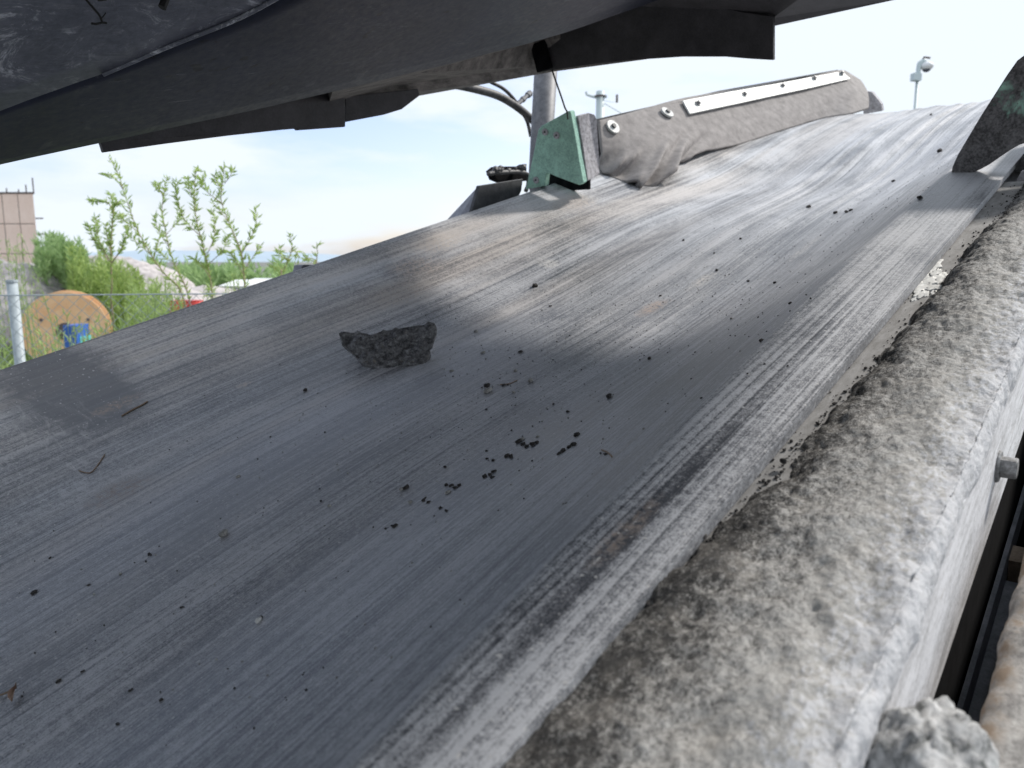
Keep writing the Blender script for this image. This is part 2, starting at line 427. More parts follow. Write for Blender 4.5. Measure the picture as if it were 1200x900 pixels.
# ------------------------------------------------------------------ lower second rail, gap and rock at bottom right
M_RUSTY = NM('rusty_dusty_edge', .9, .2)
f1 = M_RUSTY.noise((1, 1, 1), 38, 7, .7); f2 = M_RUSTY.noise((1, 1, 1), 260, 4, .7)
ff = M_RUSTY.math('ADD', M_RUSTY.math('MULTIPLY', f1, .65), M_RUSTY.math('MULTIPLY', f2, .35))
cc = M_RUSTY.mix(M_RUSTY.ramp(ff, [(.38, 0.), (.6, 1.)]), (.16, .15, .145), (.50, .48, .455))
x_, y_, z_ = M_RUSTY.xyz()
cc = M_RUSTY.mix(M_RUSTY.math('MULTIPLY', M_RUSTY.ramp(M_RUSTY.math('MULTIPLY', y_, 12.), [(.62, 0.), (.72, 1.)]), M_RUSTY.ramp(f1, [(.44, .1), (.56, 1.)])), cc, (.24, .185, .14))
M_RUSTY.col(cc); M_RUSTY.bump(ff, .9, .001)
guard = root('guard_rail', (.45, -.02, -.5), label='rough rusty edged steel rail caked in grey dust at the lower right corner', category='steel beam')
nu = 160; V = []; F = []; pr = [(.044, -.50), (.0455, -.40), (.046, -.378), (.043, -.371), (.036, -.3685)] + [(.036-.0085*k, -.3685-.0004*k) for k in range(1, 18)]
for i in range(nu+1):
    u = .1+.62*i/nu
    for (v, n_) in pr:
        d = .0022*fbm(Vector((u*45, v*60, n_*60)), 4); V.append((u, v+d*.8+.0022*noise.noise(Vector((u*30, 0, 4))), n_+d))
k = len(pr)
for i in range(nu):
    for j in range(k-1): F.append((i*k+j, i*k+j+1, (i+1)*k+j+1, (i+1)*k+j))
o = build('dusty_plate', V, F, M_RUSTY.m, guard, smooth=True)
sdm = o.modifiers.new('thickness', 'SOLIDIFY'); sdm.thickness = .006; sdm.offset = -1
build('inner_web', *box((.1, .026, -.98), (1.6, .034, -.50)), M_BLACK, guard)
low = root('lower_frame', (.7, .07, -.7), label='dark steel bars and brackets deep in the gap below the rail', category='steel frame')
def gapbox(name, x0, y0, x1, y1, n0, th, mat):
    a, b = px(x0, y0, n=n0), px(x1, y1, n=n0)
    build(name, *box((min(a.x, b.x), min(a.y, b.y), n0-th), (max(a.x, b.x), max(a.y, b.y), n0)), mat, low)
M_GAP = dusty('gap_grey_plate', (.10, .11, .13), (.22, .23, .26), 30, rough=.6)
M_GAP2 = dusty('gap_rust_bar', (.16, .12, .09), (.34, .27, .21), 30, rough=.8)
build('bottom_plate', *box((.55, .03, -.66), (.94, .0905, -.65)), M_GAP, low)
build('flange_bar', *box((.5, .0915, -.66), (1.3, .0965, -.62)), M_GAP, low)
build('cross_bar', *box((.955, .03, -.66), (.99, .0905, -.63)), M_GAP2, low)
build('bracket', *box((.715, .045, -.6495), (.80, .075, -.625)), M_GAP, low)
build('floor_pan', *box((-.5, -.05, -.99), (1.9, 1.5, -.981)), M_BLACK, low)  # dark sheet put in so the gap stays in shade
build('end_wall', *box((1.66, .0, -.98), (1.67, .0975, -.45)), M_BLACK, low)
# rock wedged between the rails
M_ROCK = NM('pale_rock', .95, .2)
a1 = M_ROCK.noise((1, 1, 1), 75, 8, .75, .5); a2 = M_ROCK.noise((1, 1, 1), 16, 4, .6)
cc = M_ROCK.mix(M_ROCK.ramp(a1, [(.38, 0.), (.50, .6), (.62, 1.)]), (.10, .105, .105), (.60, .60, .605))
cc = M_ROCK.mix(M_ROCK.ramp(a2, [(.56, 0.), (.70, .5)]), cc, (.20, .27, .25))
M_ROCK.col(cc); M_ROCK.bump(a1, 1., .0015)
rc = px(1083, 925, v=.055); 
def wedge():
    v, f = ICO[5]; V = []
    for p in v:
        q = p.copy(); k = 1 + .26*noise.noise(p*1.3+Vector((3, 1, 2))) + .08*noise.noise(p*4+Vector((7, 1, 2))) + .06*noise.noise(p*10) + .045*noise.noise(p*24)
        V.append(rc + Vector((q.x*.040, q.y*.028, q.z*.044))*k)
    return V, f
build('wedged_rock', *wedge(), M_ROCK.m, smooth=True, label='pale rough lump of rock wedged between the rails at the bottom edge', category='rock')
build('support_bar', *box((.22, .03, rc.z-.075), (.345, .075, rc.z-.05)), M_DGREY, low)

# ------------------------------------------------------------------ left skirt
M_SKIRT = dusty('skirt_rubber_dusty', (.16, .148, .145), (.31, .288, .28), 30, .35, .65, .85, .4, .0008)
M_PLATEGREY = dusty('grey_speckled_block', (.22, .21, .22), (.50, .49, .52), 80, .38, .58, .8, .4, .0008)
skirt = root('side_skirt', (2.9, 1.2, -.3), label='grey rubber side skirt bolted along the left side of the belt', category='rubber skirt')
top_px = [(702, 141, 1.36), (730, 134, 1.36), (762, 125, 1.36), (800, 115, 1.35), (850, 106.5, 1.33), (900, 98, 1.30), (950, 89, 1.25), (985, 82, 1.20), (998, 87, 1.18), (1009, 94, 1.16)]
bot_px = [(704, 204), (728, 212), (757, 222), (790, 203), (822, 186), (866, 170), (915, 154), (965, 139), (995, 134), (1018, 127)]
tops = [px(x, y, v=v) for x, y, v in top_px]; bots = [H(x, y)+Vector((0, 0, .022 if 780 < x < 830 else .003)) for x, y in bot_px]
def interp(L_, t):
    f = t*(len(L_)-1); i = min(int(f), len(L_)-2); a = f-i
    return L_[i].lerp(L_[i+1], a)
nu, nv = 150, 40; V = []; F = []
tp = smoothpath(tops, 8); bp = smoothpath(bots, 8)
for i in range(nu+1):
    s = i/nu; a, b = interp(tp, s), interp(bp, s)
    for j in range(nv+1):
        t = j/nv; q = a.lerp(b, t)
        # folds where the loose front corner is crumpled against the belt
        cr = math.exp(-((s-.20)/.17)**2)*sm(.45, .95, t)
        q = q + Vector((0, -1, .35))*(.030*cr*math.sin(s*46+t*13) + .008*cr*math.sin(s*120+t*22) + .028*cr*math.exp(-((s-.3)/.045)**2) + .006*math.sin(s*9)*math.sin(t*3.1))
        q += Vector((0, -.6, -.05))*(.02*math.sin(math.pi*t)*(.4+.6*s))
        q += Vector((0, -1, 0))*.0012*noise.noise(Vector((s*40, t*14, 0)))
        if q.z < belt_n(q.x, max(.2, min(1.35, q.y)))+.002: q.z = belt_n(q.x, max(.2, min(1.35, q.y)))+.002
        V.append(q)
for i in range(nu):
    for j in range(nv):
        a = i*(nv+1)+j; F.append((a, a+1, a+nv+2, a+nv+1))
sk = build('rubber_sheet', V, F, M_SKIRT, skirt, smooth=True)
s_ = sk.modifiers.new('thickness', 'SOLIDIFY'); s_.thickness = .009; s_.offset = -1
# clamp strip with bolts, and two big washers
def on_skirt(x, y, lift=.012):
    d = rayb(x, y); best = None
    for i in range(nu):
        for j in range(nv):
            q = V[i*(nv+1)+j]
            e = (q/ q.dot(Vector((fwd.dot(bu), fwd.dot(bv), fwd.dot(bn)))) - d).length
            if best is None or e < best[0]: best = (e, i, j, q)
    _, i, j, q = best; i = min(max(i, 1), nu-1); j = min(max(j, 1), nv-1)
    nn = (V[(i+1)*(nv+1)+j]-V[(i-1)*(nv+1)+j]).cross(V[i*(nv+1)+j+1]-V[i*(nv+1)+j-1]).normalized()
    if nn.y > 0: nn = -nn
    t = q.dot(nn)/d.dot(nn)
    return d*t + nn*lift, nn
SK_T = [on_skirt(x, y)[0] for x, y in ((798, 121), (850, 111), (900, 102), (950, 93), (985, 86.5))]
SK_B = [on_skirt(x, y)[0] for x, y in ((806, 136), (856, 125), (902, 115), (952, 104.5), (994, 94.5))]
nn0 = on_skirt(880, 112)[1]
Vs = []; Fs = []
for a, b in zip(SK_T, SK_B): Vs += [a, b, b-nn0*.006, a-nn0*.006]
for i in range(len(SK_T)-1):
    for k in range(4): Fs.append((i*4+k, i*4+(k+1) % 4, (i+1)*4+(k+1) % 4, (i+1)*4+k))
Fs += [(3, 2, 1, 0), tuple(range(len(Vs)-4, len(Vs)))]
strip = build('clamp_strip', Vs, Fs, M_ZINC, skirt)
for (x, y) in ((815, 124.5), (869.5, 113.5), (914.5, 103.5), (952, 95), (984, 89)):
    p, nn = on_skirt(x, y, .013); bolt(strip, p, nn, .0085, .012, M_BOLT)
for (x, y) in ((716.5, 150.5), (780.5, 134)):
    p, nn = on_skirt(x, y, .010)
    wsh = build('washer', *ring(p-nn*.006, nn, .008, .0235, .007, 28), M_ZINC, skirt)
    build('bolt', *tube([p-nn*.004, p+nn*.007], .0085, 6), M_DGREY, wsh)
q0 = [tops[0]+Vector((.0, .012, .004)), tops[4]+Vector((0, .012, .004)), tops[7]+Vector((0, .012, .003)), tops[7]+Vector((0, .012, -.1)), tops[4]+Vector((0, .012, -.1)), tops[0]+Vector((0, .012, -.14))]
build('backing_plate', *prism(q0, (0, .012, 0)), M_DGREY, skirt)
# the grey piece just behind the skirt's end
pts = [px(x, y, u=4.15) for x, y in ((1009, 106), (1022, 108), (1033, 122), (1034, 130), (1012, 134))]
pp = build('far_end_plate', *prism(pts, (.03, .0, 0)), M_PLATEGREY, label='small grey plate standing behind the far end of the left skirt', category='steel plate')

# ------------------------------------------------------------------ end plates of the skirts
def green_mat(name, amt):
    m = NM(name, .75, .35); a = m.noise((1, 1, 1), 45, 7, .7); b = m.noise((1, 1, 1), 220, 4, .7); g = m.noise((1, 1, 1), 12, 5, .6, .6, (3, 3, 1))
    f = m.math('ADD', m.math('MULTIPLY', a, .5), m.math('MULTIPLY', b, .5))
    grn = m.mix(m.ramp(f, [(.42, 0.), (.56, 1.)]), (.26, .44, .37), (.42, .70, .58))
    grn = m.mix(m.ramp(b, [(.60, 0.), (.68, .7)]), grn, (.06, .08, .08))
    gry = m.mix(m.ramp(f, [(.42, 0.), (.60, 1.)]), (.065, .063, .066), (.22, .215, .225))
    m.col(m.mix(m.ramp(m.math('ADD', m.math('MULTIPLY', g, .8), m.math('MULTIPLY', f, .2)), [(amt, 1.), (amt+.05, 0.)]), gry, grn))
    m.bump(f, .6, .001); return m
M_GREEN = green_mat('green_paint_chipped', .66).m
gp_px = [(616, 222), (622, 195), (631, 152), (634, 148), (650, 139), (666, 130), (668.5, 131), (674, 160), (679, 190), (683.5, 214), (679, 217), (668, 213), (652, 207), (643, 203), (640, 203), (638.5, 218)]
gp = [px(x, y, u=1.80) for x, y in gp_px]
ge = root('end_plate', gp[0], label='mint green painted end plate with a notch, standing on the left edge of the belt', category='steel plate')
gpl = bevel(build('plate', *prism(gp, (.021, 0, 0)), M_GREEN, ge), .0015, 1)
for (x, y) in ((639, 154.5), (652.5, 158.5), (628.5, 211)):
    p = px(x, y, u=1.80); wsh = build('washer', *ring(p, (-1, 0, 0), .003, .0095, .003, 20), M_PLATEGREY, ge)
    build('bolt', *tube([p+Vector((.001, 0, 0)), p+Vector((-.002, 0, 0))], .005, 8), M_BLACK, wsh)
bk = [px(x, y, u=1.824) for x, y in ((679, 134), (684, 180), (689, 213))]
bb = [px(x, y, u=1.90) for x, y in ((700, 139), (703, 204))]
blk = [px(677, 136, u=1.824), px(683, 170, u=1.824), px(689, 212, u=1.824), px(703, 203, u=1.895), px(701.5, 165, u=1.895), px(700, 141, u=1.895), px(697, 134, u=1.888), px(690, 132, u=1.87)]
bevel(build('backing_block', *prism(blk, (0, .03, -.002)), M_PLATEGREY, ge), .0015, 1)
build('notch_backing', *prism([px(x, y, u=1.87) for x, y in ((634, 196), (662, 196), (690, 206), (690, 222), (634, 226))], (.01, 0, 0)), M_BLACK, ge)
# right one
rp_px = [(1112.5, 215), (1116, 196), (1122, 182), (1150, 135), (1180, 88), (1192, 71), (1200, 65), (1214, 62), (1290, 66), (1330, 110), (1330, 190), (1232, 172), (1212, 169), (1202, 167.5), (1194, 170), (1184, 176), (1172, 184), (1160, 192.5), (1150, 198), (1130, 207)]
M_GREEN2 = green_mat('green_paint_dusty', .385)
x_, y_, z_ = M_GREEN2.xyz()
rp3 = [px(x, y, u=1.63) for x, y in rp_px]
rpo = build('end_plate', *prism(rp3, (.02, 0, 0)), M_GREEN2.m, label='dusty dark end plate with worn green paint at the right edge of the belt', category='steel plate')
bevel(rpo, .002, 1)
# dark box added behind it for the gap's shade, and the green bracket seen in the gap
build('shade_filler_box', *box((1.72, -.25, -.55), (2.0, .185, -.20)), M_BLACK, label='black shade-filler box in the gap under the right end plate', category='shade-filler box')
gb = [px(x, y, u=1.66) for x, y in ((1190, 214), (1196, 202), (1215, 196), (1225, 214))]
build('bracket', *prism(gb, (.02, 0, 0)), M_PLATEGREY, label='small grey bracket below the right end plate beside the crust', category='bracket')

# ------------------------------------------------------------------ hood overhead
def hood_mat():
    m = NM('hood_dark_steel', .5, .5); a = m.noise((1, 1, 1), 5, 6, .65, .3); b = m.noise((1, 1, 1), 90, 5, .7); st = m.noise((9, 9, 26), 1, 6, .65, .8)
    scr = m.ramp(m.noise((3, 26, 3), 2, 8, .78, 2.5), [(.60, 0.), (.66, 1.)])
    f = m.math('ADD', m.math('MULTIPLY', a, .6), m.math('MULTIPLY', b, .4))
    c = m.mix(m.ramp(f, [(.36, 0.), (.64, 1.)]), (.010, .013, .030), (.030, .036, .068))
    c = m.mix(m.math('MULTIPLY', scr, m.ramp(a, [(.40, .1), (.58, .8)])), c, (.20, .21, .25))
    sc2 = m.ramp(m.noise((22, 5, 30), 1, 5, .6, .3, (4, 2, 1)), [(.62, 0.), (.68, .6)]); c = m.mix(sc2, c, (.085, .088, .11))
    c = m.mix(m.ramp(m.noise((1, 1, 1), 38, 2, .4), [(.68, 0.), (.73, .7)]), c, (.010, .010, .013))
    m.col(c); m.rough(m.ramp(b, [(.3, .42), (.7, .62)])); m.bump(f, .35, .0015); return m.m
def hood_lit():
    m = NM('hood_scuffed_lit_steel', .48, .6); a = m.noise((1, 1, 1), 6, 6, .65, .3); b = m.noise((1, 1, 1), 120, 5, .7); 
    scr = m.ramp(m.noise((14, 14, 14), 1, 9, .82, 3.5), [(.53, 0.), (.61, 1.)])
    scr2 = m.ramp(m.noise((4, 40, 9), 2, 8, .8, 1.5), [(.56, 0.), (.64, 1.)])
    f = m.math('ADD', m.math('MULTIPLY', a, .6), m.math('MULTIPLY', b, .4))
    c = m.mix(m.ramp(f, [(.36, 0.), (.64, 1.)]), (.10, .11, .145), (.25, .265, .33))  # lighter bluish base puts the upper face's light into the colour
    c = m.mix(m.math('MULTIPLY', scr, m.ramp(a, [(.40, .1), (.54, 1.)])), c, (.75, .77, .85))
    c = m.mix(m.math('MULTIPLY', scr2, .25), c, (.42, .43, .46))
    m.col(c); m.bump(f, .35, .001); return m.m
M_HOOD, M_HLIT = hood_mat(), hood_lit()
M_UNDER = dusty('hood_underside_dusty', (.06, .056, .054), (.27, .25, .24), 22, .36, .62, .85, .5, .002, scale=(1, 4, 1))
M_FLAP = dusty('black_rubber_flap', (.030, .029, .033), (.080, .076, .084), 14, .36, .66, .6, .25, .001)
hood = root('overhead_hood', (.9, 1.1, .1), label='large dark steel hood hanging above the belt, scratched and dusty', category='steel hood')
def plane3(a, b, c):
    n_ = (b-a).cross(c-a).normalized(); k = n_.dot(a)
    return lambda x, y: rayb(x, y)*(k/rayb(x, y).dot(n_))
pl0 = plane3(px(0, 193, v=1.18), px(640, 45, u=1.46), px(120, 86, v=.95))
row0 = [pl0(x, y) for x, y in ((-330, 262), (-120, 219), (0, 193), (150, 161), (270, 134.5), (390, 107), (500, 80.5), (572, 63), (640, 45), (742, 11), (800, -12), (905, -50))]
row1 = [pl0(x, y) for x, y in ((-330, 290), (-120, 184), (0, 130), (120, 86), (200, 52), (280, 20), (345, -15), (420, -50), (520, -100), (640, -155), (760, -205), (880, -260))]
pl1 = plane3(row1[2], row1[5], px(120, -240, v=.60))
row2 = [pl1(x, y) for x, y in ((-330, -60), (-120, -160), (0, -210), (120, -240), (200, -270), (280, -290), (345, -300), (420, -310), (520, -330))]
row1b = [pl1(x, y) for x, y in ((-330, 290), (-120, 184), (0, 130), (120, 86), (200, 52), (280, 20), (345, -15), (420, -50), (520, -100))]
def sheet(ra, rb, th=.006, sub=1, rough_=.0):
    Va = []; Fa = []; n_ = len(ra)
    A = smoothpath(ra, 4); Bq = smoothpath(rb, 4); n_ = len(A); m_ = 10
    for i in range(n_):
        for j in range(m_+1):
            q = A[i].lerp(Bq[i], j/m_); q = q + Vector((0, 0, 1))*rough_*fbm(q*5, 3)
            Va.append(q)
    for i in range(n_-1):
        for j in range(m_): a = i*(m_+1)+j; Fa.append((a, a+1, a+m_+2, a+m_+1))
    return Va, Fa
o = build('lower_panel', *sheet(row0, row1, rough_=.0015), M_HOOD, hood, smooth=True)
md = o.modifiers.new('thickness', 'SOLIDIFY'); md.thickness = .008; md.offset = 1
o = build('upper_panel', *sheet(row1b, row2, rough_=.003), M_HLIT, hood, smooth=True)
md = o.modifiers.new('thickness', 'SOLIDIFY'); md.thickness = .008; md.offset = 1
# bead along the fold between the two
build('weld_bead', *tube([p.lerp(q, 0)+Vector((0, 0, -.001)) for p, q in zip(smoothpath(row1[3:7], 5), smoothpath(row1[3:7], 5))], .003, 6), M_HLIT, hood, smooth=True)
und = [row0[5]+Vector((0, 0, .001)), row0[6]+Vector((0, 0, .001)), row0[7]+Vector((0, 0, .001)), px(626, 49, u=1.74), px(700, 40, u=1.775), px(700, 74, u=1.80), px(632, 87, u=1.80)+Vector((0, 0, 0)), px(490, 112.5, u=1.50), px(385, 123, v=1.40)]
build('underside', *prism(und, (0, 0, .02)), M_UNDER, hood)
und2 = [px(742, 9, u=1.76), px(905, 21.5, u=1.775), px(905, 31, u=1.80), px(1050, -.5, u=1.80), px(1200, -40, u=1.80), px(1100, -120, u=1.4), px(880, -120, u=1.5)]
build('underside', *prism(und2, (0, 0, .02)), M_FLAP, hood)
lip = [px(385, 121, v=1.41), px(490, 112, u=1.51), px(632, 86, u=1.81), px(760, 69, u=1.815), px(760, 60, u=1.815), px(632, 78, u=1.81), px(490, 105, u=1.51), px(385, 115, v=1.41)]
build('rear_lip', *prism(lip, (.012, .012, 0)), M_UNDER, hood)
top = [px(-330, 262, v=1.23), px(0, 193, v=1.23), px(390, 105, v=1.3), px(500, 95, v=1.4), px(640, 62, u=1.80), px(905, 24, u=1.81), px(1200, -42, u=1.82), px(1200, -42, u=1.82)+Vector((0, 0, .5)), px(640, 60, u=1.80)+Vector((0, 0, .5)), px(-330, 262, v=1.23)+Vector((0, 0, .5))]
def solid_top():
    loop = [px(-330, 258, v=1.26), px(0, 190, v=1.24), px(150, 158, v=1.23), px(300, 122, v=1.25), px(400, 108, v=1.38), px(500, 98, u=1.50), px(632, 72, u=1.80), px(905, 24, u=1.805), px(1050, -6, u=1.805), px(1200, -42, u=1.80), Vector((1.72, .04, .17)), Vector((1.2, -.045, .15)), Vector((.3, -.052, .16)), Vector((-.7, -.052, .2)), Vector((-.9, 1.2, .4))]  # unseen right side carried over the camera to shade the belt
    Va = loop + [Vector((p.x, p.y, .62)) for p in loop]; n_ = len(loop)
    Fa = [(i, (i+1) % n_, (i+1) % n_+n_, i+n_) for i in range(n_)] + [tuple(range(n_, 2*n_))]
    return Va, Fa
build('hood_shade_shell', *solid_top(), M_HOOD, hood)
def flap(poly, off, mat=M_FLAP, name='rubber_flap'):
    return bevel(build(name, *prism(poly, off), mat, hood), .0012, 1)
flap([px(x, y, u=1.755) for x, y in ((626, 50), (640, 40), (700, 15), (742, 0), (800, 0), (870, 14), (906, 19), (906, 70.5), (880, 69), (850, 66.5), (800, 66.5), (740, 70.5), (690, 76), (633, 84.5))], (.012, 0, 0))
flap([px(x, y, u=1.74) for x, y in ((621, 53), (637, 47), (645, 80), (629, 85.5))], (.012, 0, 0), M_BLACK)  # shadowed return of the flap, its shade painted as black
fa = [(110, 160), (118, 166), (122, 178.5), (200, 167.5), (270, 158.5), (335, 151.5), (348, 150.5), (349, 152.5), (405, 148.5), (404.5, 112), (390, 100), (250, 130)]
flap([px(x, y, v=1.24+.0002*x) for x, y in fa], (0, .01, 0))
fb = [(404.8, 113), (405, 143), (450, 134.5), (471, 128), (492, 112), (490, 104)]
flap([px(x, y, v=1.34) for x, y in fb], (0, .01, 0))
# wires and stubs on the hood
M_WIRE = NM('black_wire', .6).col((.012, .012, .012)).m
def wire(pts, r, parent=None, mat=M_WIRE, n_=5, seg=6, **pr_):
    return build(pr_.pop('name', 'wire'), *tube(smoothpath(pts, n_), r, seg), mat, parent, smooth=True, **pr_)
wp = [px(x, y, u=1.735) for x, y in ((647, 82), (652, 97), (658, 114), (662, 126), (664.5, 131), (665.5, 140))]
wire(wp, .0022, hood)
wp = [px(x, y, v=.78) for x, y in ((98, -4), (108, 8), (115, 16), (118, 21), (120, 27))]
tw = wire(wp, .0011, hood); wire([px(x, y, v=.78) for x, y in ((107, 27.5), (113, 28), (120, 26.5), (125, 27))], .0011, hood); wire([px(x, y, v=.78) for x, y in ((118, 23), (122, 18), (124, 15))], .0006, hood)
build('stub', *tube([px(190, 9, v=.80), px(196, -6, v=.80)], .0042, 8), M_WIRE, hood); build('stub', *tube([px(115, -1, v=.8), px(124, -2, v=.80)], .002, 8), M_WIRE, hood)

# ------------------------------------------------------------------ post, hoses, bracket and guard on the left side of the belt
M_POST = dusty('post_dusty_steel', (.085, .088, .10), (.22, .22, .24), 45, .36, .66, .55, .35, .0006)
pb, pt = px(632, 212, v=1.60), px(641, 60, v=1.60)
post = root('support_post', pb, label='round grey steel post rising behind the green end plate', category='steel post')
build('tube', *tube([pb-Vector((0, 0, .3)), pb, pt], [.0375, .0375, .0385], 36), M_POST, post, smooth=True)
M_HOSE = dusty('black_hose', (.03, .03, .034), (.16, .155, .16), 40, rough=.55)
for pts, r, lab in ((((528, 98), (556, 104), (583, 112), (604, 124), (622, 139), (640, 160)), .0135, 'thick black hydraulic hose curving from the hood to the post'),
                    (((575, 96), (590, 104), (602, 116), (611, 130), (618, 143), (622, 160)), .0062, 'thin black hose bending down just left of the post')):
    wire([px(x, y, v=1.75) for x, y in pts], r, None, M_HOSE, name='hydraulic_hose', seg=14, label=lab, category='hose', group='hoses beside the post')
a, b = px(604, 124, v=1.82), px(618, 112, v=1.82)
build('hose_fitting', *merge([tube([a, b], .009, 8), tube([b, b.lerp(a, -.25)], .012, 6), tube([a.lerp(b, .55), a.lerp(b, .7)], .011, 6)]), M_POST, label='short steel hose fitting sticking out between the hoses and the post', category='pipe fitting')
# clamp bracket
cl = root('clamp', px(590, 205, v=1.55), label='black pipe clamp with bolts resting above the idler guard', category='clamp')
wire([px(x, y, v=1.55) for x, y in ((572, 204), (580, 202.5), (600, 201.5), (613, 202), (618.5, 206), (619, 216), (616, 224))], .0068, cl, M_HOSE, name='bent_rod', seg=10)
build('clamp_base', *prism([px(x, y, v=1.57) for x, y in ((578, 200), (584, 195), (612, 195), (617, 192), (617, 212), (592, 214), (582, 210))], (0, .03, 0)), M_BLACK, cl)
for (x, y, s) in ((582, 199, .012), (587, 197.5, .010), (596, 199, .007), (612, 196, .012), (576, 203.5, .008), (604, 197.5, .006)):
    build('clod', *rockmesh(px(x, y, v=1.55), (s*1.2, s, s*.9), 2, x, .4), M_HOSE, cl)
ig = root('idler_guard', px(560, 240, v=1.45), label='folded grey steel idler guard on the far side of the belt', category='steel guard')
g1 = [px(x, y, v=1.40) for x, y in ((552, 252), (562, 217.5), (613, 209.5), (611, 224), (603, 240), (580, 252))]
bevel(build('side_plate', *prism(g1, (0, .012, 0)), M_DGREY, ig), .001, 1)
g2 = [px(553, 252, v=1.401), px(561.5, 217.5, v=1.401), px(548, 232, v=1.55), px(520, 262, v=1.6), px(525, 275, v=1.5)]
M_BLUEG = dusty('blue_grey_steel', (.13, .135, .16), (.26, .265, .31), 40, rough=.6)
build('end_plate', *prism(g2, (.004, .004, 0)), M_BLUEG, ig)
p = px(554.5, 231, v=1.46); build('bolt_hole_plug', *tube([p+Vector((-.004, -.004, 0)), p+Vector((.004, .004, 0))], .006, 10), M_WHITE, ig)
cp = [px(x, y, v=1.42) for x, y in ((351, 324), (354, 311), (358, 310), (375, 310.5), (376, 320))]
bevel(build('edge_roller', *prism(cp, (0, .03, 0)), M_BLUEG, label='small dark grey bracket corner peeking over the left belt edge', category='bracket'), .002, 2)
ft = px(1119, 128, u=3.95)
build('bolt_stub', *merge([tube([ft-Vector((0, 0, .03)), ft+Vector((0, 0, .0))], .009, 6), tube([ft, ft+Vector((0, 0, .012))], .005, 6)]), M_DGREY, label='tiny dark bolt end showing above the crest of the belt', category='bolt')
# rollers under the belt and the drum inside its far end
M_ROLL = dusty('roller_steel', (.05, .05, .05), (.2, .2, .2), 30)
dr = build('head_drum', *tube([(U_END, .24, -.49), (U_END, 1.31, -.49)], .135, 32), M_ROLL, label='steel drum inside the far upper end of the belt', category='conveyor drum')

# ------------------------------------------------------------------ the big chunk on the belt
M_CHUNK = NM('asphalt_chunk', .8, .35)
a1 = M_CHUNK.noise((1, 1, 2), 60, 8, .75, .3); a2 = M_CHUNK.noise((1, 1, 1), 300, 4, .7)
ff = M_CHUNK.math('ADD', M_CHUNK.math('MULTIPLY', a1, .6), M_CHUNK.math('MULTIPLY', a2, .4))
cc = M_CHUNK.mix(M_CHUNK.ramp(ff, [(.42, 0.), (.58, .5), (.70, 1.)]), (.06, .06, .064), (.46, .46, .47))
cc = M_CHUNK.mix(M_CHUNK.ramp(M_CHUNK.noise((1, 1, 1), 90, 3, .6, 0, (3, 3, 3)), [(.64, 0.), (.72, .6)]), cc, (.27, .23, .19))
M_CHUNK.col(cc); M_CHUNK.bump(ff, 1., .0015)
def chunk():
    ol = [(397.5, 392), (400, 389), (404, 388.5), (410, 390), (417, 389), (423, 392), (430, 395), (437, 394), (444, 388.5), (449, 386), (456, 387), (463, 384), (473, 383.5), (485, 381.5), (495, 380), (503, 378.5), (509, 379.5), (511.5, 383), (510.5, 391), (508, 397), (506, 404), (502, 407), (504.5, 413), (501, 420), (497, 428), (489, 430.5), (475, 429), (462, 429.5), (447, 430), (434, 429), (424, 426), (419, 420), (413, 413), (406, 407), (400, 402)]
    base = H(460, 431)+Vector((0, 0, .002)); toc = -base.normalized()
    nn = (Vector((0, 0, 1))*.75 + toc*.75).normalized()
    P = [rayb(x, y)*(base.dot(nn)/rayb(x, y).dot(nn)) for x, y in ol]
    res = []
    for i in range(len(P)):
        a, b = P[i], P[(i+1) % len(P)]
        for k in range(5): res.append(a.lerp(b, k/5))
    n_ = len(res); c = sum(res, Vector())/n_; rings = 26; Vv = [c]; Ff = []
    belt_z = lambda q: belt_n(q.x, q.y)
    for r in range(1, rings+1):
        s = r/rings
        for p in res:
            q = c.lerp(p, s)
            h = .010*fbm(q*38, 4) + .0045*fbm(q*150, 3) + .0035*(1-s)
            left = sm(415, 400, 0)
            Vv.append(q + nn*(h*(.5 if s > .97 else 1)))
    n1 = len(Vv)
    for p in res:                                        # a ragged rim, then a flat bottom a little inside it
        Vv.append(p*1.0 - nn*(.007+.003*noise.noise(p*60)) - Vector((0, 0, .002)))
    for p in res:
        q = c.lerp(p, .86) - nn*.016; z = belt_z(q); q.z = max(q.z, z-.001); Vv.append(q)
    Vv.append(Vector((c.x, c.y, belt_z(c)-.001)))
    for k in range(n_): Ff.append((0, 1+k, 1+(k+1) % n_))
    for r in range(rings+1):
        o_ = 1+(r)*n_
        for k in range(n_): Ff.append((o_+k, o_+n_+k, o_+n_+(k+1) % n_, o_+(k+1) % n_))
    lastr = 1+(rings+1)*n_
    for k in range(n_): Ff.append((lastr+k, len(Vv)-1, lastr+(k+1) % n_))
    return Vv, Ff
build('asphalt_chunk', *chunk(), M_CHUNK.m, smooth=True, label='flat black ragged chunk of asphalt lying on the middle of the belt', category='rock')
